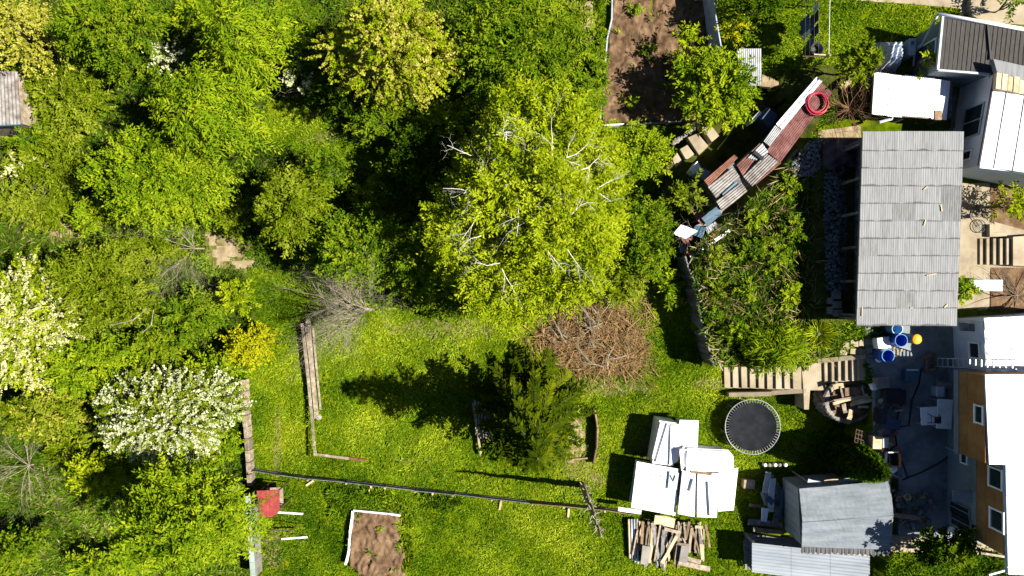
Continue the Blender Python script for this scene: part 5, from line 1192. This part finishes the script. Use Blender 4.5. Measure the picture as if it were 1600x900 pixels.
# wood on the left
T('tree', 'pale yellow-green tree beside the rusty shed corner', 'tree', 35, 52, 62, 58, 5, 'leaf_pale', leaf=(.17, .08))
T('shrub', 'low deep green shrub just above the rusty shed corner', 'shrub', 22, 92, 34, 26, 2.2, 'leaf_mid')
T('tree', 'mid-green tree at the wood edge next to the dark hollow', 'tree', 170, 38, 88, 58, 5.5, 'leaf_mid', **LF)
T('shrub', 'dense dark-green shrub below the dark hollow with white blossom', 'shrub', 190, 92, 55, 42, 3.4, 'leaf_mid')
T('tree', 'feathery bright green tree with drooping sprays above the feathery lime tree', 'tree', 378, 58, 72, 80, 7, 'leaf_bright', droop=.7, leaf=(.34, .065), twig=1.0)
T('tree', 'feathery lime tree with drooping sprays, topmost of the dense wood', 'tree', 322, 168, 84, 82, 7.5, 'leaf_bright', droop=.7, leaf=(.36, .07), twig=1.05)
T('tree', 'broad round green tree below the feathery lime tree', 'tree', 243, 282, 112, 88, 5.6, 'leaf_bright', leaf=(.22, .075))
T('thicket', 'olive scrub thicket beside the rusty shed corner', 'thicket', 92, 155, 80, 72, 2.2, 'leaf_olive', dens=26, droop=.05)
T('thicket', 'low olive-green thicket between rusty shed and round green tree', 'thicket', 75, 255, 70, 62, 1.9, 'leaf_olive', dens=24, droop=.05)
T('shrub', 'dark green shrub below the rusty shed corner', 'shrub', 50, 215, 36, 30, 2.4, 'leaf_mid')
T('shrub', 'small cream-flowering shrub at the left edge of the wood', 'shrub', 32, 262, 30, 26, 2.0, 'leaf_olive', blossom='blossom_cream', bfrac=.6, leaf=(.22, .1))
T('tree', 'pale yellow flowering tree with knobbly clusters at the top of the wood', 'tree', 610, 72, 118, 92, 7.2, 'leaf_yellow', blossom='leaf_pale', bfrac=.62, leaf=(.17, .095), twig=.6, nl=12, dens=48)
T('tree', 'green tree with fine leaves between pale flowering tree and dug earth bed', 'tree', 800, 78, 122, 92, 5.8, 'leaf_mid', nl=11, **LF)
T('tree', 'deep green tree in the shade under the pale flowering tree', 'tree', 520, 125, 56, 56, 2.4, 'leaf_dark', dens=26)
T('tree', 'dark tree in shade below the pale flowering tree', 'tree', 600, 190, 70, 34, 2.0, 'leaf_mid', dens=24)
big, bc, br, bl = T('tree', 'largest yellow-green tree, with bare whitish branches over its crown', 'tree', 832, 318, 162, 178, 8.8, 'leaf_yellow', nl=16, dens=62, leaf=(.25, .07), bot=2.2, trunk_r=.22, bark='pale_bark')
T('tree', 'grey-green tree beside the sunlit grass path in the wood', 'tree', 450, 328, 60, 68, 5, 'leaf_olive', droop=.5)
T('shrub', 'small green shrub above the grey-green tree by the grass path', 'shrub', 512, 262, 38, 34, 3, 'leaf_mid')
T('tree', 'mid-green tree in half shade behind the bare grey tree', 'tree', 560, 388, 78, 66, 4.6, 'leaf_mid')
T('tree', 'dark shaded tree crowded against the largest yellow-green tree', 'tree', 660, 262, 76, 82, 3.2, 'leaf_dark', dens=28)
T('tree', 'green tree in deep shade between bare grey tree and largest tree', 'tree', 660, 405, 72, 78, 4.0, 'leaf_mid', dens=28)
T('tree', 'olive round tree with fine dull leaves beside the cream-flowering tree', 'tree', 152, 445, 98, 80, 4.6, 'leaf_olive', leaf=(.24, .07), twig=.7)
T('tree', 'cream-flowering tree at the left edge below the bare earth patch', 'tree', 42, 510, 84, 128, 5, 'leaf_yellow', blossom='blossom_cream', bfrac=.55, leaf=(.15, .075), dens=52, twig=.55)
T('tree', 'yellow-green tree between cream-flowering and white-blossoming trees', 'tree', 130, 575, 70, 60, 4.2, 'leaf_bright')
wt, wc_, wr, wlb = T('tree', 'tree covered in white blossom above the brown wall', 'tree', 250, 655, 116, 96, 4.8, 'leaf_olive', blossom='blossom_white', bfrac=.58, leaf=(.17, .085), twig=.6, dens=56, nl=13)
T('shrub', 'round bright lime shrub by the trodden path', 'shrub', 366, 460, 31, 31, 2.6, 'leaf_yellow', leaf=(.2, .07), twig=.4)
T('shrub', 'green shrub between round lime shrub and olive tree', 'shrub', 300, 492, 52, 42, 2.6, 'leaf_mid')
T('shrub', 'golden-yellow shrub beside the L-shaped wall', 'shrub', 388, 540, 40, 34, 2.0, 'leaf_gold', leaf=(.24, .085), dens=55)
T('shrub', 'bright green shrub between golden shrub and white-blossoming tree', 'shrub', 330, 590, 52, 42, 2.4, 'leaf_bright')
T('tree', 'pale yellow-green tree left of the white-blossoming tree', 'tree', 60, 645, 66, 52, 3.8, 'leaf_olive', blossom='leaf_pale', bfrac=.3)
T('shrub', 'vivid yellow-green shrub just below the white-blossoming tree', 'shrub', 158, 742, 56, 46, 2.6, 'leaf_yellow')
T('tree', 'tall dense green tree with long shadow below the white-blossoming tree', 'tree', 290, 815, 112, 98, 8.0, 'leaf_bright', nl=12, **LF)
T('shrub', 'dark green shrub at the bottom edge in the tall tree shadow', 'shrub', 28, 862, 44, 40, 2.6, 'leaf_mid')
T('shrub', 'green shrub with arching shoots at the foot of the tall dense tree', 'shrub', 150, 875, 44, 30, 1.8, 'leaf_bright')
FILL = [(125, 105, 40, 34, 'mid-green shrub filling the gap beside the olive scrub thicket'), (60, 325, 60, 36, 'low scrub above the bare earth patch'), (150, 335, 48, 34, 'green shrub between round green tree and olive tree'), (240, 545, 52, 36, 'green shrub above the white-blossoming tree'),
        (105, 700, 44, 30, 'pale low shrub below the pale yellow-green tree'), (335, 700, 44, 34, 'green shrub between white-blossoming tree and brown wall'), (352, 640, 26, 40, 'narrow green shrub along the brown wall'), (355, 330, 36, 40, 'shaded shrub between round green tree and grey-green tree'), (600, 300, 50, 44, 'shaded green shrub under the largest tree'),
        (690, 470, 60, 26, 'low shrub at the lawn edge under the largest tree'), (735, 185, 60, 34, 'green shrub above the largest tree'), (690, 190, 46, 34, 'shaded shrub below the pale flowering tree'), (925, 232, 40, 36, 'green shrub between earth bed and largest tree'), (975, 440, 44, 36, 'green shrub between brush pile and shed row'),
        (300, 20, 44, 26, 'light green shrub above the dark hollow'), (460, 30, 44, 34, 'shaded green shrub beside the feathery bright green tree'), (20, 320, 34, 30, 'pale green scrub below the cream-flowering shrub'), (200, 875, 46, 30, 'low green shrub under the tall dense tree'), (480, 395, 34, 30, 'green shrub between grey-green tree and bare grey tree'),
        (250, 395, 40, 30, 'dull green scrub around the leafless grey-brown shrub'), (1045, 445, 24, 34, 'weedy shrub at the top of the terrace wall'), (420, 290, 26, 24, 'small shrub at the end of the sunlit grass path'), (885, 30, 40, 34, 'light green shrub beside the small patch of dry earth')]
for i, (x, y, rx, ry, lab) in enumerate(FILL): T('shrub', lab, 'shrub', x, y, rx, ry, 1.2+.35*(i % 4), ('leaf_mid', 'leaf_olive', 'leaf_bright')[i % 3], twig=.55, group='undergrowth shrubs of the wood')
# along the earth bed and sheds
T('tree', 'bright green tree between the dug earth bed and the grey-roofed hutch', 'tree', 1126, 134, 70, 66, 3.4, 'leaf_bright', leaf=(.32, .09))
T('shrub', 'yellowish shrub overhanging the dug earth bed', 'shrub', 1078, 75, 26, 42, 2.4, 'leaf_yellow', dens=24)
T('tree', 'green tree below the corner of the dug earth bed', 'tree', 1003, 238, 52, 46, 3.8, 'leaf_bright')
T('tree', 'green shrubby tree between largest tree and grey-white sheet', 'tree', 1012, 372, 50, 72, 3.2, 'leaf_mid')
T('shrub', 'sparse shrub growing against the patched shed row', 'shrub', 1076, 305, 30, 42, 2.2, 'leaf_olive', dens=18)
T('hedge', 'dark ivy hedge along the white border of the earth bed', 'hedge', 935, 95, 16, 108, 1.6, 'leaf_mid', dens=40, nl=10, twig=.4)
T('shrub', 'green shrub at the wood edge above the earth bed corner', 'shrub', 905, 150, 34, 50, 3.0, 'leaf_mid')
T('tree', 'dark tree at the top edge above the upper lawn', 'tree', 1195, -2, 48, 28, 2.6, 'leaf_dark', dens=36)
T('shrub', 'golden dry shrub between blue fence and grey-roofed hutch', 'shrub', 1145, 42, 22, 30, 1.6, 'leaf_gold', dens=22)
T('shrub', 'low green shrub beside the golden dry shrub', 'shrub', 1172, 48, 16, 18, .9, 'leaf_mid')
T('tree', 'round shaded bush beside the crumpled blue tarpaulin', 'bush', 1346, 94, 34, 31, 3.0, 'leaf_olive', leaf=(.26, .1), twig=.5, dens=44, bark='bark')
T('shrub', 'small bright shrub against the dark-roofed house', 'shrub', 1447, 94, 17, 17, 2.2, 'leaf_yellow', dens=34, twig=.5)
T('shrub', 'bright green shrub beside the path treads and bicycle', 'shrub', 1578, 318, 34, 38, 2.0, 'leaf_yellow', dens=24)
T('shrub', 'clipped green shrub squeezed between big grey roof and path', 'shrub', 1508, 450, 12, 26, 2.2, 'leaf_bright', dens=60, twig=.4)
T('bush', 'dark glossy bush at the foot of the ochre house', 'bush', 1482, 858, 48, 36, 3.0, 'leaf_dark', dens=40, leaf=(.26, .12), twig=.55)
T('tree', 'dark green tree at the top right corner beyond the round slab', 'tree', 1585, 2, 26, 14, 2.2, 'leaf_mid')
T('bush', 'grassy bush spilling over the first flight of steps', 'bush', 1212, 545, 58, 38, 1.5, 'leaf_bright', dens=46, leaf=(.5, .05), twig=.9, bot=.1, droop=.5)
for (x, y, lab) in ((995, 13, 'small green plant at the far end of the dug earth bed'), (1012, 78, 'bushy green plant in the middle of the dug earth bed'), (988, 160, 'shaded low plant near the foot of the dug earth bed')):
    T('plant', lab, 'plant', x, y, 12, 10, .7, 'leaf_bright', dens=60, bot=.05, twig=.3, leaf=(.18, .07))
GP = [(1232, 292, 22, 30, 'leafy plant with pale shoots below the gravel heap'), (1170, 390, 36, 26, 'low leafy plant in the middle of the terrace'), (1120, 400, 30, 22, 'leafy plant at the wall end of the terrace'),
      (1215, 400, 34, 30, 'leafy plant beside the shaded strip on the terrace'), (1180, 340, 30, 22, 'leafy plant under the patched shed row'), (1240, 350, 20, 36, 'tall shoots at the shaded right edge of the terrace'), (1118, 450, 24, 26, 'deep green clump along the terrace wall'),
      (1235, 460, 26, 30, 'bushy shoots hanging over the shaded strip'), (1150, 520, 34, 26, 'shaded clump at the lower end of the terrace'), (1120, 500, 18, 30, 'weeds along the lower terrace wall'), (1200, 370, 24, 16, 'weeds between two leafy terrace plants'), (1170, 455, 28, 18, 'dry-tipped weeds in the middle of the terrace')]
for i, (x, y, a, b, lab) in enumerate(GP):
    T('terrace_plant', lab, 'plant', x, y, a*.85, b*.85, .5+.25*(i % 3), ('leaf_bright', 'leaf_mid', 'leaf_olive', 'leaf_bright')[i % 4], dens=34, bot=.05, twig=.4, leaf=(.17, .075), group='plants on the terrace')
# whitish dead branches over the largest tree
sr = random.Random(21)
for (x, y, ang, L_) in ((735, 300, 10, 1.6), (740, 300, 60, 1.4), (733, 298, 170, 1.3), (790, 208, 90, 1.2), (786, 206, 20, 1.0), (790, 210, -20, .8), (862, 232, 95, 1.4), (885, 248, 10, 1.3), (880, 250, -30, 1.0), (920, 262, 15, 1.2), (812, 318, -60, 1.5), (815, 320, -25, 1.6),
                        (770, 298, 30, 1.2), (725, 240, 165, 1.0), (845, 240, 150, .9), (890, 400, -70, 1.4), (855, 390, -50, 1.3), (770, 415, 200, 1.0), (790, 430, -60, 1.0), (930, 300, -15, 1.0), (940, 290, 30, 1.0), (745, 340, -120, 1.3), (900, 330, 40, 1.1), (740, 370, 190, .8)):
    e = ((x-832)/150)**2+((y-318)/166)**2; zt = bc.z+br[2]*(.62+.35*max(0, 1-e)); p = W(x, y, zt); a = R(ang); m = MB()
    d = Vector((math.cos(a), math.sin(a), .12))
    branchlets(m, p-d*.3, d, L_*1.05, .02, 3, sr, .75, 3, 0.02, 4); m.build('bare_branch', M_['pale_bark'], big, smooth=True)
# white blossom sprigs in the dark hollows
for (x, y, n, lab) in ((258, 86, 22, 'white-blossoming sprigs in the dark hollow above the feathery lime tree'), (463, 124, 20, 'white-blossoming sprigs in shade beside the feathery bright green tree')):
    zb_ = 2.2; c = W(x, y, zb_); g = Vector((c.x, c.y, tz(c.x, c.y))); t = thing('blossoming_shrub', lab, 'shrub', g)
    P, D, Lf, Wf, ti = sprigs([(c.x, c.y, 1.9, .5, .45, .5)], n, .5, 8, (.16, .12), .0, (c.x, c.y, 1.2)); kites('blossom', P, D, Lf, Wf, ti, M_['blossom_white'], t)
    m = MB()
    for k in range(5): branchlets(m, g+Vector((0, 0, .0)), Vector((random.uniform(-.25, .25), random.uniform(-.25, .25), 1)).normalized(), 1.9, .03, 2, sr, .5, 3)
    m.build('branch', M_['grey_bark'], t)
# ---- spruce
def spruce(px, py, h, r):
    g = G(px, py); t = thing('spruce_tree', 'tall dark spruce on the open lawn casting a long ragged shadow', 'tree', g)
    MB().tube([g-Vector((0, 0, .1)), g+Vector((0, 0, h*.5)), g+Vector((0, 0, h))], [.16, .1, .02], 8).build('trunk', M_['bark'], t, smooth=True)
    P = []; D = []; Lf = []; Wf = []; Ti = []; bm_ = MB(); sr = random.Random(9); nlev = 20
    for lv in range(nlev):
        f = lv/(nlev-1); z = .4+f*(h-.6); R0 = r*(1-f)**.8+.18; nb_ = int(9-4*f)
        for k in range(nb_):
            a = 2*math.pi*(k+sr.random()*.7)/nb_+lv*.9; R1 = R0*sr.uniform(.55, 1.25); u = np.array([math.cos(a), math.sin(a), 0]); v = np.array([-u[1], u[0], 0])
            base = np.array([g.x, g.y, g.z+z]); ns_ = max(5, int(R1*7.5)); bt = sr.gauss(.34, .14)
            for j in range(ns_):
                q = (j+.5)/ns_; pt = base+u*R1*q+np.array([0, 0, (-.30*q+.30*q*q)*R1])
                tl = (.10+.30*R1*(1-q)**.7)*sr.uniform(.75, 1.15)
                for s_ in (-1, 1):
                    d = u*.80+v*s_*.58+np.array([0, 0, -.12]); nn_ = max(2, int(tl/.15))
                    for w in range(nn_):
                        pp_ = pt+d*tl*w/nn_; P.append(pp_); D.append(d+v*s_*sr.uniform(-.35, .45)+np.array([0, 0, sr.uniform(-.1, .1)])); Lf.append(.27*sr.uniform(.8, 1.2)); Wf.append(.12); Ti.append(bt+sr.gauss(0, .08)+.2*w/nn_+.15*q)
            if R1 > .5: bm_.tube([Vector(base), Vector(base+u*R1*.5+np.array([0, 0, -.1*R1])), Vector(base+u*R1*.95+np.array([0, 0, -.04*R1]))], [.018, .012, .006], 4, cap=False)
    kites('crown', np.array(P), np.array(D), np.array(Lf), np.array(Wf), np.clip(np.array(Ti), 0, 1), M_['needle'], t, roll=.25)
    kind(bm_.build('limbs', M_['bark'], t), 'stuff')
spruce(828, 636, 10.8, 2.75)
# ---- clipped evergreen cone
def cone(px, py, z0, h, r):
    g = W(px, py, z0); t = thing('evergreen_cone', 'dense clipped dark evergreen cone between trampoline and felt shed', 'tree', g)
    n = 9000; f = rng.random(n)**1.2; a = rng.random(n)*6.283; rr = r*np.minimum(1, (1-f)**.55*1.02)*np.minimum(1, .6+f*4)*(1-.14*rng.random(n)); rr *= 1+.07*np.sin(a*7+f*9)
    P = np.stack([g.x+rr*np.cos(a), g.y+rr*np.sin(a), z0+.1+f*h], 1); D = np.stack([np.cos(a)*.6, np.sin(a)*.6, .7+0*a], 1)+rng.normal(0, .3, (n, 3))
    kites('crown', P, D, .2*(.6+.8*rng.random(n)), .11*(.7+.6*rng.random(n)), np.clip(rng.normal(.22, .16, n), 0, 1), M_['leaf_mid'], t, roll=.8)
    MB().tube([g-Vector((0, 0, .1)), g+Vector((0, 0, h*.5)), g+Vector((0, 0, h*.92))], [.12, .1, .02], 8).build('trunk', M_['bark'], t)
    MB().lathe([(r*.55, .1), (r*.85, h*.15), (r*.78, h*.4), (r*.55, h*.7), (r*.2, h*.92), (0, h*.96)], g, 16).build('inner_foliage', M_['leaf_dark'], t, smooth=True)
cone(1307, 704, 0.0, 4.4, 1.05)
# ---- bare trees
def bare(name, label, cat, px, py, h, spread, n, bark, lean=(0, 0), depth=3, rad=.05, kids=3, parts='branch', sp=.55):
    g = G(px, py); t = thing(name, label, cat, g); sr = random.Random(int(px+py)); fork = g+Vector((lean[0]*.2, lean[1]*.2, h*.22))
    MB().tube([g-Vector((0, 0, .1)), fork], [rad*2.2, rad*1.6], 8).build('trunk', M_[bark], t, smooth=True)
    for k in range(n):
        a = 2*math.pi*k/n+sr.uniform(-.3, .3); m = MB()
        d = Vector((math.cos(a)*spread+lean[0], math.sin(a)*spread+lean[1], h*.62)).normalized(); L_ = math.hypot(spread, h*.62)*sr.uniform(.75, 1.05)
        branchlets(m, fork, d, L_, rad, depth, sr, sp, kids, 0.01, 4); m.build(parts, M_[bark], t, smooth=True)
    return t
bare('bare_tree', 'leafless grey tree spreading over the end of the L-shaped wall', 'bare tree', 584, 484, 3.8, 1.75, 12, 'grey_bark', (-1.2, .35), 3, .05, 6, sp=.42)
bare('dead_shrub', 'leafless grey-brown shrub beside the trodden path', 'dead shrub', 322, 388, 2.6, 2.0, 8, 'grey_bark', (-1.6, -.2), 3, .024, 6)
bare('dead_shrub', 'tangle of bleached dry stems left of the vivid yellow-green shrub', 'dead shrub', 55, 725, 1.4, 2.0, 12, 'grey_bark', (-.5, 0), 3, .017, 4)
bare('dead_shrub', 'grey bare stems below the olive thicket', 'dead shrub', 95, 290, 1.6, 1.4, 8, 'grey_bark', (-.2, 0), 2, .025, 4)
bare('dead_shrub', 'pale bare twigs in the shade beside pale flowering tree', 'dead shrub', 452, 78, 2.4, 1.2, 6, 'grey_bark', (0, 0), 2, .025, 3)
bare('red_stemmed_shrub', 'reddish-brown leafless shrub beside the white outbuilding', 'shrub', 1318, 172, 1.8, 1.6, 20, 'red_twig', (.2, 0), 2, .022, 4)
bare('climbing_vine', 'dark leafless vine sprawling over the flower bed', 'vine', 1588, 462, .9, 1.6, 10, 'bark', (-.4, 0), 2, .03, 3)
bare('dead_shrub', 'brown leafless twigs over the shed row end', 'dead shrub', 1085, 350, 2.4, 1.1, 9, 'grey_bark', (.1, .1), 2, .022, 3)
for k, (a, b) in enumerate((((173, 508), (230, 482)), ((222, 520), (240, 484)))):
    p, q = W(*a, 4.7), W(*b, 4.9); tag(MB().tube([p, p.lerp(q, .5)+Vector((.22, -.16, .12)), q], [.018, .024, .012], 5).build('dead_branch', M_['grey_bark'], origin=p), 'fallen pale dead branch caught in the olive round tree', 'branch', 'dead branches on the olive tree')
# yucca-like clump of long leaves
g = W(1278, 522, 2.0); t = thing('yucca_plant', 'spiky clump of long arching leaves beside the paving slabs', 'plant', g); n = 160
a = rng.random(n)*6.283; e = rng.random(n); D = np.stack([np.cos(a), np.sin(a), .2+.8*e], 1)
kites('leaves', np.tile(np.array(g)+np.array([0, 0, .05]), (n, 1))+np.stack([np.cos(a)*.08, np.sin(a)*.08, 0*a], 1), D, .5+.5*rng.random(n), .06+0*a, np.clip(rng.normal(.75, .15, n), 0, 1), M_['leaf_yellow'], t, roll=.3)
MB().lathe([(.1, 0), (.09, .15), (0, .18)], g, 8).build('stem', M_['bark'], t)
# ---- brush pile
bpile = thing('brush_pile', 'big heap of cut brown branches and twigs on the lawn', 'brush pile', G(925, 525))
poly = np.array([(838, 528), (870, 500), (905, 478), (925, 445), (948, 428), (966, 440), (972, 486), (992, 505), (1008, 540), (1000, 580), (960, 588), (905, 578), (860, 556)])
m = MB(); sr = random.Random(2); cnt = 0
while cnt < 2300:
    x, y = sr.uniform(815, 1025), sr.uniform(428, 605)
    if not in_poly(np.array([x]), np.array([y]), [tuple(v) for v in poly])[0] and sr.random() > .10: continue
    if math.sin(x*.13+1.5*math.sin(y*.07))*math.sin(y*.12+x*.03) > .62 and sr.random() < .85: continue
    cnt += 1; e = min(1, 1.3*(1-((x-925)/95)**2)*(1-((y-530)/85)**2))*(.5+.5*math.sin(x*.09)*math.sin(y*.11+1)); z = .05+max(0, e)*.5*sr.random()+.02
    c = W(x, y, z); a = sr.uniform(0, 6.28) if sr.random() < .6 else sr.gauss(2.2, .5); L_ = sr.uniform(.3, 1.7)*.5; d = Vector((math.cos(a), math.sin(a), sr.gauss(0, .18)))*L_
    bend = Vector((-d.y, d.x, 0))*sr.gauss(0, .45)
    r_ = sr.choice((.006, .008, .01, .012, .012, .016, .03) if L_ > .35 else (.006, .008, .01)); m.tube([c-d, c+bend+Vector((0, 0, .03)), c+d], [r_, r_*.9, r_*.5], 4, cap=False)
kind(m.build('twigs', M_['twig'], bpile), 'stuff')
for k in range(34):
    x, y = sr.uniform(850, 1000), sr.uniform(465, 580)
    if not in_poly(np.array([x]), np.array([y]), [tuple(v) for v in poly])[0]: continue
    a = sr.gauss(2.3, .8); L_ = sr.uniform(.7, 1.5); c0 = W(x, y, .5+sr.random()*.15); v = Vector((math.cos(a), math.sin(a), -.12)); mb = MB()
    branchlets(mb, c0-v*L_*.5, v, L_, sr.uniform(.025, .045), 1, sr, .45, 3, .02, 5); mb.build('branch', M_['grey_bark' if k % 3 else 'bark'], bpile)
mb = MB(); mb.lathe([(1.3, 0), (1.0, .04), (.6, .08), (0, .1)], W(935, 530, 0), 20); mb.build('core', M_['brown_wood'], bpile, smooth=True)

# ================================================================ GROUND COVER (nobody could count it)
def scatter(n, keep, x0=-27, x1=27, y0=-15.3, y1=15.3):
    x = rng.uniform(x0, x1, n); y = rng.uniform(y0, y1, n); k = keep(x, y); return x[k], y[k]
EXCL = [wpoly(p, 2) for p in ([(1352, 560), (1366, 600), (1368, 668), (1340, 695), (1345, 740), (1404, 748), (1404, 840), (1600, 860), (1640, 480), (1352, 500)], [(1280, 200), (1640, 100), (1640, 490), (1280, 505)], [(1440, 40), (1640, 20), (1640, 280), (1480, 280)], [(1338, -30), (1640, -40), (1640, 40), (1560, 36), (1500, 22), (1420, 6), (1338, 1)],
        [(1240, 235), (1345, 205), (1345, 500), (1262, 500), (1262, 290)], [(1315, 525), (1415, 520), (1415, 565), (1315, 560)])]
EXCL += [wpoly(p, .2) for p in ([(955, -30), (1114, -30), (1116, 192), (938, 194)], [(545, 797), (628, 803), (634, 892), (540, 886)], [(1128, 572), (1264, 570), (1264, 612), (1128, 612)], [(1240, 760), (1395, 750), (1395, 860), (1180, 900)], [(878, 6), (928, 0), (930, 66), (896, 68)])]
EXCL += [] and [wpoly([(312, 364), (335, 362), (352, 385), (372, 398), (395, 420), (380, 424), (352, 412), (334, 402), (326, 384)], 0)]
def lawn_ok(x, y):
    return lawn_zone(x, y) & (rng.random(len(x)) > .8*worn(x, y))
def lawn_zone(x, y):
    k = ~in_poly(x, y, POLY_WOOD)
    for p in LAWN_GAPS: k |= in_poly(x, y, p)
    for p in EXCL: k &= ~in_poly(x, y, p)
    k &= ~in_poly(x, y, POLY_TERR); k &= ~in_poly(x, y, POLY_ROW)
    return k
def wood_ok(x, y):
    k = in_poly(x, y, POLY_WOOD)
    for p in LAWN_GAPS: k &= ~in_poly(x, y, p)
    for p in EXCL: k &= ~in_poly(x, y, p)
    return k & (rng.random(len(x)) > 1.1*worn(x, y))
def cover(name, label, xy, L0, W0, flat, mat, kk=1.0, lift=.01):
    x, y = xy; n = len(x); z = terrain(x, y)+lift
    a = rng.normal(0, 1.1, n)+3*np.sin(x*1.3+np.sin(y*1.1)*2)+3*np.cos(y*1.5+np.sin(x*.9)*2)
    D = np.stack([np.cos(a), np.sin(a), flat*(.5+rng.random(n))], 1)
    patch = .16*np.exp(-((x+3)/5)**2-((y+2)/1.6)**2)+.2*np.exp(-((x-3.5)/2)**2-((y+7)/3)**2)+.22*np.sin(x*.8+2*np.sin(y*.5))*np.sin(y*.9+1.3*np.sin(x*.6))
    o = kites(name, np.stack([x, y, z], 1), D, L0*(.5+rng.random(n)), W0*(.6+.8*rng.random(n)), np.clip(rng.normal(.46, .18, n)+1.25*patch+.10*np.sin(x*.33+1)*np.sin(y*.41+.5), 0, 1), M_[mat], roll=.5)
    kind(o, 'stuff'); o['label'] = label; o['category'] = 'grass'; return o
cover('grass', 'short uneven sunlit green grass of the lawns', scatter(560000, lawn_ok), .16, .038, .5, 'grass_blade')
cover('dry_grass', 'scattered straw-coloured dry grass in the lawns', scatter(26000, lambda x, y: lawn_zone(x, y) & (rng.random(len(x)) < .12+1.2*worn(x, y))), .20, .025, .25, 'straw')
cover('undergrowth', 'dense weeds and nettles between the trees of the wood', scatter(260000, wood_ok), .24, .07, .75, 'weed_leaf')
cover('terrace_weeds', 'straggling weeds covering the terrace soil', scatter(15000, lambda x, y: in_poly(x, y, POLY_TERR) & ~in_poly(x, y, EXCL[4]), 8.5, 16.5, -4.5, 7.2), .30, .09, .7, 'weed_leaf', lift=.12)
cover('dry_weeds', 'dry straw stems among the weeds of the wood', scatter(13000, lambda x, y: (in_poly(x, y, POLY_WOOD) & (x < -19))), .30, .025, .35, 'straw', lift=.1)
cover('terrace_straw', 'bleached dry stems lying over the terrace plants', scatter(1300, lambda x, y: in_poly(x, y, POLY_TERR), 8.5, 16.5, -4.5, 7.2), .5, .035, .3, 'straw', lift=.3)
cover('yard_weeds', 'green weeds along the shed foot and paving', scatter(30000, lambda x, y: in_poly(x, y, wpoly([(1262, 508), (1400, 508), (1396, 522), (1340, 528), (1310, 555), (1285, 556)], 2.0)) | in_poly(x, y, wpoly([(1395, 862), (1575, 866), (1575, 905), (1380, 905)], 2.0)), 13, 26, -15.3, -1), .28, .06, .8, 'weed_leaf')
cover('fence_weeds', 'leafy green weeds growing along the boundary fence and bed', scatter(26000, lambda x, y: in_poly(x, y, wpoly([(515, 764), (600, 768), (622, 775), (628, 798), (560, 792), (520, 806)], 0)) | in_poly(x, y, wpoly([(655, 775), (720, 780), (705, 795), (668, 790)], 0)) | in_poly(x, y, wpoly([(624, 805), (640, 806), (642, 880), (628, 890)], 0)), -10, -2, -15, -10), .30, .10, .9, 'leaf_bright')
cover('bed_weeds', 'sparse weeds sprouting from the bare soil of the beds', scatter(30000, lambda x, y: (in_poly(x, y, EXCL[6]) | in_poly(x, y, EXCL[7])) & (np.sin(x*3.1+y)*np.sin(y*2.7-x) > .72), -9, 11, -15, 15.3), .22, .07, .8, 'leaf_bright', lift=.25)
cover('lawn_clover', 'broad-leaved darker weed patches in the lower lawn', scatter(60000, lambda x, y: lawn_ok(x, y) & (np.sin(x*.9+1.7*np.sin(y*.7))*np.sin(y*1.1+x*.3) > .45)), .20, .10, .45, 'weed_leaf')
